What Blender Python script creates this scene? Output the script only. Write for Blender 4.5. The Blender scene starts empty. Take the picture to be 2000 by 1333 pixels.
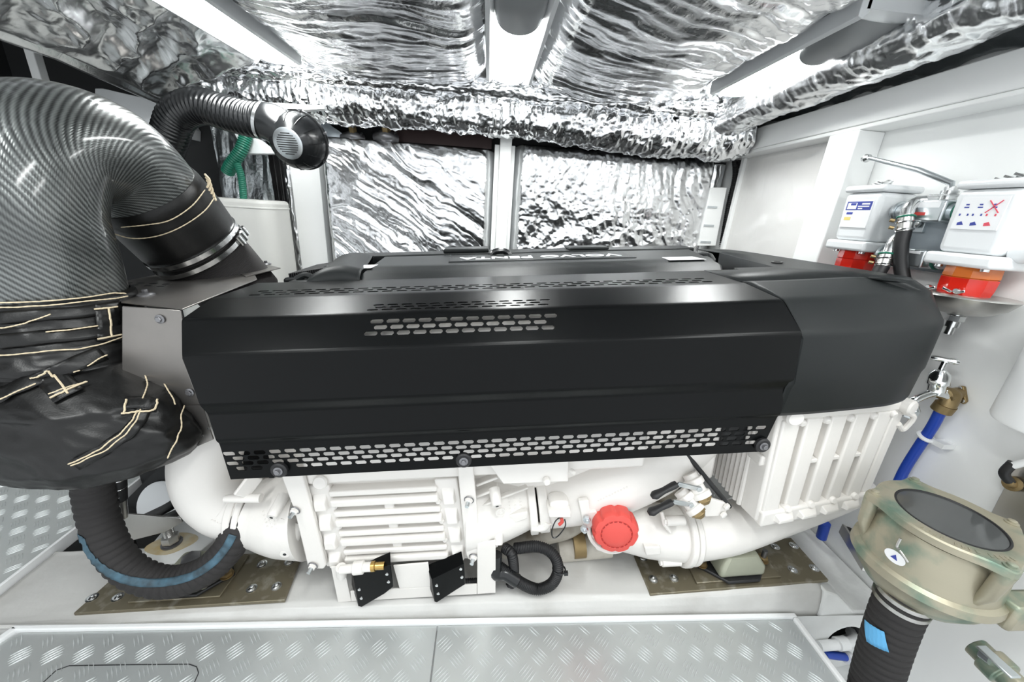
import bpy, bmesh, math, random
import numpy as np
from mathutils import Vector, Matrix
from mathutils.bvhtree import BVHTree
random.seed(7)
scn = bpy.context.scene
col = scn.collection
# ------------------------------------------------------------------ camera
ROT = Matrix(((0.99632356, -0.04030899, -0.07559467),
              (-0.05803425, 0.33152704, -0.94165909),
              (0.063019, 0.94258422, 0.32796889)))
FPX = 728.6
CAM = Vector((0, 0, 1.35))
cd = bpy.data.cameras.new('camera')
cd.sensor_width = 36
cd.lens = FPX / 2000 * 36
cd.clip_start = 0.02
cam = bpy.data.objects.new('camera', cd)
col.objects.link(cam)
cam.matrix_world = Matrix.Translation(CAM) @ ROT.to_4x4()
scn.camera = cam
# ------------------------------------------------------------------ world and exposure
w = bpy.data.worlds.new('world')
scn.world = w
w.use_nodes = True
w.node_tree.nodes['Background'].inputs[0].default_value = (0.93, 0.97, 1.0, 1)
w.node_tree.nodes['Background'].inputs[1].default_value = 0.5
scn.view_settings.view_transform = 'Standard'
scn.view_settings.look = 'None'
scn.view_settings.gamma = 1
scn.view_settings.use_curve_mapping = False
scn.view_settings.exposure = 1.55
LAMP_STRENGTH = 14.5

# ------------------------------------------------------------------ measuring helpers
def at(px, py, X=None, Y=None, Z=None):
    d = ROT @ Vector((px - 1000, -(py - 666), -FPX))
    if X is not None: t = (X - CAM.x) / d.x
    elif Y is not None: t = (Y - CAM.y) / d.y
    else: t = (Z - CAM.z) / d.z
    return CAM + d * t
TILT = math.radians(4.65)
CT, ST = math.cos(TILT), math.sin(TILT)
def ep(px, py, Y):                       # a point on the tilted engine: along, depth, up
    p = at(px, py, Y=Y); x = p.x - .08
    return Vector((x * CT + p.z * ST, Y, -x * ST + p.z * CT))
def e2w(a, y, b):
    return Vector((.08 + a * CT - b * ST, y, a * ST + b * CT))

# ------------------------------------------------------------------ materials
MATS = {}
def mat(name, colr, rough=.5, metal=0., noise=None, bump=None, coat=0., trans=0., emit=None, spec=None, ior=None, sheen=0.):
    if name in MATS: return MATS[name]
    m = bpy.data.materials.new(name); m.use_nodes = True
    nt = m.node_tree; b = nt.nodes['Principled BSDF']
    b.inputs['Base Color'].default_value = (*colr, 1)
    b.inputs['Roughness'].default_value = rough
    b.inputs['Metallic'].default_value = metal
    b.inputs['Coat Weight'].default_value = coat
    b.inputs['Coat Roughness'].default_value = .12
    b.inputs['Transmission Weight'].default_value = trans
    b.inputs['Sheen Weight'].default_value = sheen
    if spec is not None: b.inputs['Specular IOR Level'].default_value = spec
    if ior: b.inputs['IOR'].default_value = ior
    if emit:
        b.inputs['Emission Color'].default_value = (*emit[0], 1)
        b.inputs['Emission Strength'].default_value = emit[1]
    tc = nt.nodes.new('ShaderNodeTexCoord')
    if noise:                            # (scale, second colour, low, high[, stretch])
        n = nt.nodes.new('ShaderNodeTexNoise'); n.inputs['Scale'].default_value = noise[0]
        n.inputs['Detail'].default_value = 6
        if len(noise) > 4:
            mp = nt.nodes.new('ShaderNodeMapping'); mp.inputs['Scale'].default_value = noise[4]
            nt.links.new(tc.outputs['Object'], mp.inputs[0]); nt.links.new(mp.outputs[0], n.inputs['Vector'])
        else:
            nt.links.new(tc.outputs['Object'], n.inputs['Vector'])
        r = nt.nodes.new('ShaderNodeValToRGB')
        r.color_ramp.elements[0].position = noise[2]; r.color_ramp.elements[1].position = noise[3]
        r.color_ramp.elements[0].color = (*noise[1], 1); r.color_ramp.elements[1].color = (*colr, 1)
        nt.links.new(n.outputs['Fac'], r.inputs[0]); nt.links.new(r.outputs[0], b.inputs['Base Color'])
    if bump:                             # (scale, strength[, distance])
        n = nt.nodes.new('ShaderNodeTexNoise'); n.inputs['Scale'].default_value = bump[0]
        n.inputs['Detail'].default_value = 4
        nt.links.new(tc.outputs['Object'], n.inputs['Vector'])
        bp = nt.nodes.new('ShaderNodeBump'); bp.inputs['Strength'].default_value = bump[1]
        bp.inputs['Distance'].default_value = bump[2] if len(bump) > 2 else .002
        nt.links.new(n.outputs['Fac'], bp.inputs['Height']); nt.links.new(bp.outputs[0], b.inputs['Normal'])
    MATS[name] = m
    return m
M = {}
M['white_paint'] = mat('white engine enamel', (.76, .735, .70), .32, bump=(60, .12))
M['white_gel'] = mat('white gelcoat', (.90, .91, .90), .22, bump=(4, .05, .01))
M['white_wall'] = mat('white wall panel', (.93, .94, .93), .28)
M['bed'] = mat('rough white topcoat', (.60, .595, .575), .38, noise=(3.2, (.43, .42, .395), .25, .5), bump=(14, .5, .006))
M['white_plastic'] = mat('white plastic', (.86, .87, .87), .3)
M['grey_white'] = mat('light grey enamel', (.80, .82, .83), .3)
M['cover'] = mat('black satin sheet', (.0022, .0026, .0028), .29, bump=(900, .08, .0005), spec=.15)
M['cover2'] = mat('charcoal moulded plastic', (.013, .015, .0155), .44, bump=(700, .25, .0007), spec=.2)
M['black'] = mat('black rubber', (.010, .010, .011), .5, bump=(300, .2, .001))
M['black_gloss'] = mat('black glossy plastic', (.012, .013, .014), .22)
M['hose_cloth'] = mat('cloth wrapped rubber hose', (.022, .02, .02), .75, bump=(500, .4, .001))
M['hose_blue'] = mat('blue hose stripe', (.06, .13, .18), .6, noise=(30, (.025, .04, .05), .3, .65))
M['dark'] = mat('dark paint and gap shade', (.02, .021, .022), .7)  # for dark parts, and for shade painted into gaps
M['leather'] = mat('black coated lagging cloth', (.007, .007, .007), .36, spec=.35, bump=(260, .25, .0012))
M['thread'] = mat('cream thread', (.62, .52, .36), .7)
M['stainless'] = mat('brushed stainless', (.56, .55, .53), .3, metal=1., bump=(180, .08, .001))
M['shield'] = mat('dull stainless shield', (.27, .255, .24), .36, metal=.85, noise=(5, (.20, .19, .18), .3, .7), bump=(500, .08, .0008))
M['steel'] = mat('bright steel', (.72, .73, .73), .2, metal=1.)
M['chrome'] = mat('chrome', (.86, .88, .88), .06, metal=1.)
M['zinc'] = mat('zinc plated steel', (.62, .66, .68), .28, metal=.9)
M['bolt_dark'] = mat('dark steel bolt', (.22, .22, .23), .35, metal=.8)
M['brass'] = mat('brass', (.55, .36, .12), .32, metal=1.)
M['brass_old'] = mat('old brass', (.30, .22, .11), .45, metal=.85)
M['plate_olive'] = mat('passivated olive plate', (.20, .175, .12), .4, metal=.55, noise=(22, (.33, .31, .25), .32, .46), bump=(120, .2, .001))
M['bronze'] = mat('weathered bronze', (.40, .37, .28), .42, metal=.55, noise=(8, (.18, .26, .20), .36, .5), bump=(45, .35, .002))
M['mount_metal'] = mat('grey green mount casting', (.36, .37, .29), .4, metal=.4, bump=(60, .2, .002))
M['alu'] = mat('aluminium tread plate', (.60, .62, .61), .36, metal=.55, noise=(3, (.53, .56, .56), .3, .7))
M['alu_bar'] = mat('polished tread bar', (.72, .74, .74), .36, metal=.55)
M['red'] = mat('red plastic', (.66, .075, .06), .45)
M['red_print'] = mat('dark red line', (.34, .02, .02), .5)
M['red_clear'] = mat('red clear bowl', (.85, .03, .015), .12, trans=.35, coat=.4)
M['red_dark'] = mat('red bowl inner', (.55, .012, .01), .3)
M['orange_clear'] = mat('orange clear bowl', (.85, .22, .03), .12, trans=.35, coat=.4)
M['blue'] = mat('blue plastic pipe', (.012, .06, .42), .35)
M['blue_tape'] = mat('light blue tape', (.13, .45, .78), .5)
M['label_blue'] = mat('blue label print', (.04, .06, .33), .4)
M['label_white'] = mat('white label', (.86, .87, .88), .35)
M['label_red'] = mat('red label print', (.72, .08, .12), .4)
M['label_yellow'] = mat('yellow label print', (.80, .66, .2), .4)
M['green'] = mat('green hose', (.01, .16, .10), .4)
M['green_lime'] = mat('lime green plug', (.2, .6, .1), .4)
M['yellow'] = mat('yellow plastic', (.82, .55, .05), .4)
M['tank'] = mat('off white tank', (.66, .66, .63), .42, bump=(90, .12, .001))
M['stain'] = mat('yellow brown sealant stain', (.62, .47, .22), .5, noise=(16, (.72, .68, .55), .3, .6))
M['rust_brown'] = mat('brown rust', (.26, .11, .06), .6)
M['lamp_body'] = mat('grey lamp body', (.60, .62, .63), .4)
M['lamp_cap'] = mat('dark grey lamp end cap', (.20, .21, .215), .4)
M['lamp'] = mat('lit lamp lens', (1, 1, 1), .4, emit=((.98, 1., .985), LAMP_STRENGTH))
M['pipe_dirty'] = mat('dirty cream pipe', (.52, .49, .43), .45, noise=(9, (.25, .22, .17), .3, .55))
M['slate'] = mat('blue grey bracket', (.30, .34, .37), .35, metal=.3)
M['red_void'] = mat('dark red trunking', (.035, .015, .014), .6)
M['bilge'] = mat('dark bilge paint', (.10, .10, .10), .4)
M['wood_hull'] = mat('grey white hull paint', (.80, .81, .80), .4, noise=(2.2, (.60, .60, .58), .3, .55), bump=(9, .5, .008))

def glass_mat():
    m = bpy.data.materials.new('smoky inspection glass'); m.use_nodes = True
    b = m.node_tree.nodes['Principled BSDF']
    b.inputs['Base Color'].default_value = (.10, .105, .105, 1); b.inputs['Roughness'].default_value = .08
    b.inputs['Transmission Weight'].default_value = .25
    return m
M['glass'] = glass_mat()

def foil_mat(name, rough=.2, tint=(.86, .87, .88), bscale=130, bstr=.25, weave=True):
    m = bpy.data.materials.new(name); m.use_nodes = True
    nt = m.node_tree; b = nt.nodes['Principled BSDF']
    b.inputs['Base Color'].default_value = (*tint, 1); b.inputs['Metallic'].default_value = 1
    b.inputs['Roughness'].default_value = rough
    tc = nt.nodes.new('ShaderNodeTexCoord')
    n1 = nt.nodes.new('ShaderNodeTexNoise'); n1.inputs['Scale'].default_value = 24; n1.inputs['Detail'].default_value = 7
    n1.inputs['Distortion'].default_value = 1.2
    n2 = nt.nodes.new('ShaderNodeTexNoise'); n2.inputs['Scale'].default_value = bscale; n2.inputs['Detail'].default_value = 3
    nt.links.new(tc.outputs['Object'], n1.inputs['Vector']); nt.links.new(tc.outputs['Object'], n2.inputs['Vector'])
    b1 = nt.nodes.new('ShaderNodeBump'); b1.inputs['Strength'].default_value = bstr; b1.inputs['Distance'].default_value = .012
    b2 = nt.nodes.new('ShaderNodeBump'); b2.inputs['Strength'].default_value = bstr * .7; b2.inputs['Distance'].default_value = .002
    nt.links.new(n1.outputs['Fac'], b1.inputs['Height']); nt.links.new(n2.outputs['Fac'], b2.inputs['Height'])
    nt.links.new(b1.outputs[0], b2.inputs['Normal']); nt.links.new(b2.outputs[0], b.inputs['Normal'])
    return m
M['foil'] = foil_mat('crinkled aluminium foil facing', rough=.19, bstr=.16)
M['foil_wall'] = foil_mat('smooth aluminium foil facing', rough=.26, bstr=.09, tint=(.74, .75, .76))
M['foil_soft'] = foil_mat('soft aluminium foil facing', rough=.27, tint=(.92, .93, .94), bstr=.10)
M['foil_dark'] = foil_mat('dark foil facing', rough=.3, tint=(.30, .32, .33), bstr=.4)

def film_mat():
    m = bpy.data.materials.new('white panel under plastic film'); m.use_nodes = True
    nt = m.node_tree; b = nt.nodes['Principled BSDF']
    b.inputs['Base Color'].default_value = (.80, .79, .77, 1); b.inputs['Roughness'].default_value = .35
    b.inputs['Coat Weight'].default_value = 1; b.inputs['Coat Roughness'].default_value = .1
    tc = nt.nodes.new('ShaderNodeTexCoord'); mp = nt.nodes.new('ShaderNodeMapping')
    mp.inputs['Scale'].default_value = (1, .8, .6)
    n = nt.nodes.new('ShaderNodeTexNoise'); n.inputs['Scale'].default_value = 9; n.inputs['Detail'].default_value = 4
    n.inputs['Distortion'].default_value = .5
    bp = nt.nodes.new('ShaderNodeBump'); bp.inputs['Strength'].default_value = .6; bp.inputs['Distance'].default_value = .012
    nt.links.new(tc.outputs['Object'], mp.inputs[0]); nt.links.new(mp.outputs[0], n.inputs['Vector'])
    nt.links.new(n.outputs['Fac'], bp.inputs['Height']); nt.links.new(bp.outputs[0], b.inputs['Coat Normal'])
    return m
M['film'] = film_mat()

def carbon_mat():
    m = bpy.data.materials.new('carbon fibre twill under resin'); m.use_nodes = True
    nt = m.node_tree; b = nt.nodes['Principled BSDF']
    b.inputs['Roughness'].default_value = .3; b.inputs['Metallic'].default_value = .55
    b.inputs['Coat Weight'].default_value = .6; b.inputs['Coat Roughness'].default_value = .1
    uv = nt.nodes.new('ShaderNodeUVMap'); uv.uv_map = 'UVMap'
    w1 = nt.nodes.new('ShaderNodeTexWave'); w1.wave_type = 'BANDS'; w1.bands_direction = 'DIAGONAL'
    w1.inputs['Scale'].default_value = 38; w1.inputs['Distortion'].default_value = .7
    w1.inputs['Detail'].default_value = 2; w1.inputs['Detail Scale'].default_value = 1.2
    ck = nt.nodes.new('ShaderNodeTexWave'); ck.wave_type = 'BANDS'; ck.bands_direction = 'X'
    ck.inputs['Scale'].default_value = 70
    nz = nt.nodes.new('ShaderNodeTexNoise'); nz.inputs['Scale'].default_value = 11; nz.inputs['Detail'].default_value = 8
    for q in (w1, ck, nz): nt.links.new(uv.outputs[0], q.inputs['Vector'])
    mx = nt.nodes.new('ShaderNodeMath'); mx.operation = 'MULTIPLY'
    nt.links.new(w1.outputs['Fac'], mx.inputs[0]); nt.links.new(nz.outputs['Fac'], mx.inputs[1])
    ad = nt.nodes.new('ShaderNodeMath'); ad.operation = 'MULTIPLY_ADD'; ad.inputs[1].default_value = .12
    nt.links.new(ck.outputs['Fac'], ad.inputs[0]); nt.links.new(mx.outputs[0], ad.inputs[2])
    r = nt.nodes.new('ShaderNodeValToRGB')
    r.color_ramp.elements[0].position = .05; r.color_ramp.elements[0].color = (.035, .038, .038, 1)
    r.color_ramp.elements[1].position = .75; r.color_ramp.elements[1].color = (.20, .215, .21, 1)
    nt.links.new(ad.outputs[0], r.inputs[0]); nt.links.new(r.outputs[0], b.inputs['Base Color'])
    bp = nt.nodes.new('ShaderNodeBump'); bp.inputs['Strength'].default_value = .35; bp.inputs['Distance'].default_value = .004
    nt.links.new(ad.outputs[0], bp.inputs['Height']); nt.links.new(bp.outputs[0], b.inputs['Normal'])
    return m
M['carbon'] = carbon_mat()

# ------------------------------------------------------------------ mesh helpers
def frame(d, up=None):
    d = Vector(d).normalized()
    if up is None: up = Vector((0, 0, 1)) if abs(d.z) < .9 else Vector((0, 1, 0))
    x = up.cross(d).normalized()
    return x, d.cross(x).normalized(), d

def spline(pts, n=12):
    """Catmull-Rom through points (any dimension)."""
    P = [Vector(p) for p in pts]
    P = [P[0] * 2 - P[1]] + P + [P[-1] * 2 - P[-2]]
    out = []
    for i in range(1, len(P) - 2):
        for k in range(n):
            t = k / n
            a, b, c, d = P[i-1], P[i], P[i+1], P[i+2]
            out.append(.5 * ((2*b) + (c-a)*t + (2*a-5*b+4*c-d)*t*t + (3*b-a-3*c+d)*t*t*t))
    out.append(P[-2])
    return out

class G:
    """collects shapes; build() links them as one mesh object"""
    def __init__(s): s.v = []; s.f = []; s.uv = {}
    def add(s, vs, fs, uvs=None):
        o = len(s.v); s.v += [tuple(v) for v in vs]
        if uvs:
            for i, u in enumerate(uvs): s.uv[o + i] = u
        s.f += [tuple(i + o for i in f) for f in fs]
        return s
    def box(s, x0, x1, y0, y1, z0, z1, m=None):
        vs = [Vector((x, y, z)) for x in (x0, x1) for y in (y0, y1) for z in (z0, z1)]
        if m: vs = [m @ v for v in vs]
        return s.add(vs, [(0,1,3,2), (4,6,7,5), (0,4,5,1), (2,3,7,6), (0,2,6,4), (1,5,7,3)])
    def bar(s, p, q, w, h, up=(0, 0, 1)):
        p, q = Vector(p), Vector(q); x, y, d = frame(q - p, Vector(up))
        vs = [c + x * i * w / 2 + y * j * h / 2 for c in (p, q) for i in (-1, 1) for j in (-1, 1)]
        return s.add(vs, [(0,1,3,2), (4,6,7,5), (0,4,5,1), (2,3,7,6), (0,2,6,4), (1,5,7,3)])
    def tube(s, pts, r, seg=20, cap=True, squash=1., up=None):
        P = [Vector(p) for p in pts]; n = len(P)
        rr = r if isinstance(r, (list, tuple, np.ndarray)) else [r] * n
        T = [(P[min(i+1, n-1)] - P[max(i-1, 0)]).normalized() for i in range(n)]
        x, y, _ = frame(T[0], Vector(up) if up else None)
        vs, uvs, L = [], [], 0
        for i in range(n):
            if i:
                ax = T[i-1].cross(T[i])
                if ax.length > 1e-7:
                    R = Matrix.Rotation(T[i-1].angle(T[i]), 3, ax); x = (R @ x)
                x = (x - T[i] * x.dot(T[i])).normalized()
                y = T[i].cross(x); L += (P[i] - P[i-1]).length
            for k in range(seg + 1 if False else seg):
                a = 2 * math.pi * k / seg
                vs.append(P[i] + (x * math.cos(a) + y * math.sin(a) * squash) * rr[i])
                uvs.append((k / seg * 2 * math.pi * max(rr), L))
        fs = [(i*seg+k, i*seg+(k+1) % seg, (i+1)*seg+(k+1) % seg, (i+1)*seg+k) for i in range(n-1) for k in range(seg)]
        if cap: fs += [tuple(range(seg-1, -1, -1)), tuple((n-1)*seg + k for k in range(seg))]
        return s.add(vs, fs, uvs)
    def cyl(s, p, q, r, r2=None, seg=20):
        return s.tube([p, q], [r, r if r2 is None else r2], seg)
    def lathe(s, o, d, prof, seg=28, cap=True, up=None):
        o = Vector(o); x, y, d = frame(d, Vector(up) if up else None)
        vs = [o + d * h + (x * math.cos(2*math.pi*k/seg) + y * math.sin(2*math.pi*k/seg)) * r for r, h in prof for k in range(seg)]
        n = len(prof)
        fs = [(i*seg+k, i*seg+(k+1) % seg, (i+1)*seg+(k+1) % seg, (i+1)*seg+k) for i in range(n-1) for k in range(seg)]
        if cap: fs += [tuple(range(seg-1, -1, -1)), tuple((n-1)*seg + k for k in range(seg))]
        return s.add(vs, fs)
    def prism(s, outline, off):
        """outline: 3D points of a planar polygon, off: extrusion vector"""
        A = [Vector(p) for p in outline]; off = Vector(off); n = len(A)
        return s.add(A + [p + off for p in A], [tuple(range(n-1, -1, -1)), tuple(range(n, 2*n))] +
                     [(i, (i+1) % n, n+(i+1) % n, n+i) for i in range(n)])
    def hexa(s, p, d, r, h):
        return s.lathe(p, d, [(r*.9, 0), (r, h*.1), (r, h*.9), (r*.86, h)], 6)
    def torus(s, c, d, R, r, seg=32, rs=10):
        c = Vector(c); x, y, d = frame(d)
        pts = [c + (x*math.cos(2*math.pi*k/seg) + y*math.sin(2*math.pi*k/seg)) * R for k in range(seg)]
        vs = []
        for k in range(seg):
            rad = (pts[k] - c).normalized()
            for j in range(rs):
                a = 2*math.pi*j/rs; vs.append(pts[k] + rad*math.cos(a)*r + d*math.sin(a)*r)
        return s.add(vs, [(k*rs+j, ((k+1) % seg)*rs+j, ((k+1) % seg)*rs+(j+1) % rs, k*rs+(j+1) % rs) for k in range(seg) for j in range(rs)])
    def build(s, name, m, parent=None, bevel=0., smooth=35, off=None, seg=2, solid=0., sub=0):
        me = bpy.data.meshes.new(name)
        V = [Vector(v) - Vector(off) for v in s.v] if off is not None else s.v
        me.from_pydata([tuple(v) for v in V], [], s.f)
        if s.uv:
            ul = me.uv_layers.new(name='UVMap')
            um = max(u[0] for u in s.uv.values()); nseg = len(set(round(u[0], 6) for u in s.uv.values())); circ = um * nseg / max(nseg - 1, 1)
            for pl in me.polygons:
                us = [s.uv.get(me.loops[i].vertex_index, (0, 0)) for i in pl.loop_indices]
                wrap = max(u[0] for u in us) - min(u[0] for u in us) > circ * .5
                for i, u in zip(pl.loop_indices, us): ul.data[i].uv = (u[0] + circ if wrap and u[0] < circ * .5 else u[0], u[1])
        bm = bmesh.new(); bm.from_mesh(me)
        if not solid: bmesh.ops.recalc_face_normals(bm, faces=bm.faces)
        bm.to_mesh(me); bm.free()
        me.materials.append(M[m] if isinstance(m, str) else m)
        if smooth:
            me.polygons.foreach_set('use_smooth', [True] * len(me.polygons))
            me.set_sharp_from_angle(angle=math.radians(smooth))
        o = bpy.data.objects.new(name, me); col.objects.link(o)
        if parent: o.parent = parent
        if solid:
            q = o.modifiers.new('solid', 'SOLIDIFY'); q.thickness = solid; q.offset = -1
        if bevel:
            q = o.modifiers.new('bevel', 'BEVEL'); q.width = bevel; q.segments = seg
            q.limit_method = 'ANGLE'; q.angle_limit = math.radians(40)
        if sub:
            q = o.modifiers.new('sub', 'SUBSURF'); q.levels = sub; q.render_levels = sub
        return o

def tag(o, label=None, cat=None, group=None, kind=None):
    if label: o['label'] = label
    if cat: o['category'] = cat
    if group: o['group'] = group
    if kind: o['kind'] = kind
    return o
def thing(name, label, cat, loc=(0, 0, 0), group=None, rot=None):
    o = bpy.data.objects.new(name, None); col.objects.link(o); o.location = loc
    o.empty_display_size = .05
    if rot: o.rotation_euler = rot
    return tag(o, label, cat, group)
class T:
    """a thing: Empty at its base, parts given in world coordinates"""
    def __init__(s, name, label, cat, loc, group=None):
        s.loc = Vector(loc); s.o = thing(name, label, cat, loc, group)
    def part(s, g, name, m, parent=None, **k):
        return g.build(name, m, parent or s.o, off=s.loc, **k)

def hose_rings(pts, r, pitch, depth, n=None, sharp=1.):
    """spline points and radii for a corrugated hose"""
    S = spline(pts, 40)
    L = [0]
    for i in range(1, len(S)): L.append(L[-1] + (S[i] - S[i-1]).length)
    tot = L[-1]; N = int(tot / pitch * 6) if n is None else n
    P, R = [], []
    j = 0
    for i in range(N + 1):
        t = tot * i / N
        while j < len(L) - 2 and L[j+1] < t: j += 1
        q = (t - L[j]) / max(L[j+1] - L[j], 1e-9)
        P.append(S[j].lerp(S[j+1], min(max(q, 0), 1)))
        R.append(r - depth * (.5 - .5 * math.cos(2*math.pi * t / pitch)) ** sharp)
    return P, R

# value noise on numpy grids
_rng = np.random.default_rng(11)
_tab = _rng.random((256, 256))
def vnoise(x, y, seed=0):
    xi = np.floor(x).astype(int); yi = np.floor(y).astype(int)
    fx = x - xi; fy = y - yi
    fx = fx*fx*fx*(fx*(fx*6-15)+10); fy = fy*fy*fy*(fy*(fy*6-15)+10)
    g = lambda a, b: _tab[(a + seed*37) % 256, (b + seed*91) % 256]
    return (g(xi, yi)*(1-fx)*(1-fy) + g(xi+1, yi)*fx*(1-fy) + g(xi, yi+1)*(1-fx)*fy + g(xi+1, yi+1)*fx*fy)
def fbm(x, y, seed=0, o=4):
    r = 0; a = .5
    for i in range(o): r = r + a * vnoise(x * 2**i, y * 2**i, seed + i*5); a *= .5
    return r
def ridge(x, y, seed=0, o=3):
    r = 0; a = .6
    for i in range(o):
        r = r + a * (1 - np.abs(2 * vnoise(x * 2**i, y * 2**i, seed + i*7) - 1)); a *= .5
    return r
def sheet(name, fn, nu, nv, m, parent=None, off=None, closed_u=False):
    """fn(U,V)->X,Y,Z arrays on a grid"""
    u = np.linspace(0, 1, nu); v = np.linspace(0, 1, nv)
    U, V = np.meshgrid(u, v, indexing='ij')
    X, Y, Z = fn(U, V)
    P = np.stack([X, Y, Z], -1).reshape(-1, 3)
    if off is not None: P = P - np.array(off)
    idx = np.arange(nu * nv).reshape(nu, nv)
    F = np.stack([idx[:-1, :-1], idx[1:, :-1], idx[1:, 1:], idx[:-1, 1:]], -1).reshape(-1, 4)
    me = bpy.data.meshes.new(name)
    me.from_pydata(P.tolist(), [], F.tolist())
    me.polygons.foreach_set('use_smooth', [True] * len(me.polygons))
    me.materials.append(M[m] if isinstance(m, str) else m)
    o = bpy.data.objects.new(name, me); col.objects.link(o)
    if parent: o.parent = parent
    return o
# ================================================================== THE ROOM
def struct(g, name, m, **k): return tag(g.build(name, m, **k), kind='structure')
struct(G().box(-2.9, 1.75, 2.75, 2.83, -.6, 2.2), 'wall_back', 'dark')  # dark colour stands in for shade in the gap above the pads
struct(G().box(1.62, 1.72, -.5, 2.75, -.6, 2.2), 'wall_right', 'white_wall')
struct(G().box(-2.9, -2.82, -.5, 2.75, -.6, 1.25), 'wall_left', 'grey_white')
struct(G().box(-2.9, -2.82, -.5, 2.75, 1.25, 2.2), 'wall_left_upper', 'dark')  # upper part coloured dark to paint in the shaded gap above the elbow
struct(G().box(-2.9, 1.72, -.5, 2.83, 2.14, 2.2), 'ceiling', 'dark')
struct(G().box(-2.9, 1.72, -.5, 2.83, -.62, -.55), 'floor', 'bilge')
# right wall beam, column and film-covered panel
struct(G().box(1.5, 1.62, -.3, 2.75, 1.775, 1.885), 'trim_1', 'white_wall', bevel=.004)
struct(G().box(1.505, 1.62, -.3, 2.75, 1.757, 1.7749), 'trim_2', 'white_wall', bevel=.004)
struct(G().box(1.5, 1.6199, 1.645, 1.79, .6, 1.757), 'trim_3', 'white_wall', bevel=.006)
struct(G().box(1.605, 1.6199, 1.79, 2.5, .6, 1.757), 'wall_panel', 'film')
struct(G().box(1.585, 1.6199, 2.50, 2.53, .6, 1.757), 'trim_4', 'white_wall', bevel=.003)
# posts on the back wall
struct(G().box(-1.235, -1.06, 2.60, 2.75, .55, 1.72), 'trim_5', 'white_gel', bevel=.004)
struct(G().box(.052, .124, 2.56, 2.75, .55, 1.88).box(.02, .052, 2.62, 2.75, .55, 1.74).box(.124, .15, 2.62, 2.75, .55, 1.74), 'trim_6', 'white_gel', bevel=.004)

def foil_pad(name, label, x0, x1, z0, z1, yf, yb, fold, n=(240, 180), m='foil_wall'):
    def fn(U, V):
        # v: 0..0.12 top return, then the face down
        w = x1 - x0
        X = x0 + w * U
        e = np.minimum(np.minimum(U, 1-U) * w / .06, 1)
        t = np.clip((V - .10) / .90, 0, 1); tb = np.clip(V / .10, 0, 1)
        Z = np.where(V < .10, z1, z1 + (z0 - z1) * t)
        es = np.sin(np.clip(e, 0, 1) * np.pi / 2); et = np.sin(np.clip(t * (z1 - z0) / .07, 0, 1) * np.pi / 2)
        Yf = yf + (1 - es) * (yb - yf) * .9 + (1 - et) * .03
        F = fold(X, Z)
        Y = np.where(V < .10, yb + (yf + .03 - yb) * tb + (1 - es) * .05 * (1 - tb) * 0, Yf) - F * (.25 + .75 * es) * np.where(V < .1, .15, 1)
        Y = np.where(V < .10, np.maximum(Y, Yf), Y)
        Z = Z + np.where(V < .10, (fbm(X * 14, V * 20, 3) - .5) * .012, 0)
        return X, Y, Z
    o = sheet(name, fn, n[0], n[1], m)
    o.modifiers.new('solid', 'SOLIDIFY').thickness = .004
    return tag(o, label, 'insulation', 'foil faced pads on the far wall')
def fold_l(X, Z):
    s = X * .5 + Z * .86; q = X * .86 - Z * .5        # creases fall to the right
    wv = fbm(X * 3, Z * 3, 2) * .25
    return .026 * ridge(q * .9 + wv, (s + wv * .6) * 8, 4) + .010 * ridge(q * 2.2 + 3, (s + wv) * 24, 9) + .05 * fbm(X * 2.2, Z * 2.2, 5) + .003 * ridge(X * 30, Z * 30, 12, 2)
def fold_r(X, Z):
    k = (X - .9) * (1.7 - Z) * .7
    wv = fbm(X * 4, Z * 4, 22) * .25
    up = .020 * ridge((X - k + wv * .5) * 12, Z * 1.5 + wv, 24)
    lo = .022 * ridge(X * 9 + Z * 5 + wv * 3, Z * 9 - X * 3, 29, 4)
    t = np.clip((1.62 - Z + (X - .9) * -.15) / .3, 0, 1)
    return up * (1 - .35 * t) + lo * t + .03 * fbm(X * 2.4, Z * 2.4, 25) + .005 * ridge(X * 34, Z * 34, 31, 2)
foil_pad('insulation_pad', 'foil faced pad on far wall left of the centre post', -1.05, .02, .8, 1.70, 2.60, 2.71, fold_l)
foil_pad('insulation_pad', 'foil faced pad on far wall right of the centre post', .15, 1.485, .8, 1.745, 2.60, 2.71, fold_r)

def strip_foil(name, label, x0, x1, z0, z1, y, amp, m='foil_soft'):
    def fn(U, V):
        X = x0 + (x1 - x0) * U; Z = z0 + (z1 - z0) * V
        Y = y - amp * ridge(X * 22, Z * 9, 41, 3) - .02 * np.sin(U * np.pi)
        return X, Y, Z
    o = sheet(name, fn, 30, 120, m); o.modifiers.new('solid', 'SOLIDIFY').thickness = .004
    return tag(o, label, 'insulation')
strip_foil('foil_strip', 'narrow wrinkled foil strip left of the white left post', -1.30, -1.232, .8, 1.56, 2.66, .022)
strip_foil('foil_strip', 'foil strip in the far right corner beside the white rack', 1.49, 1.60, .8, 1.74, 2.72, .012)

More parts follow.
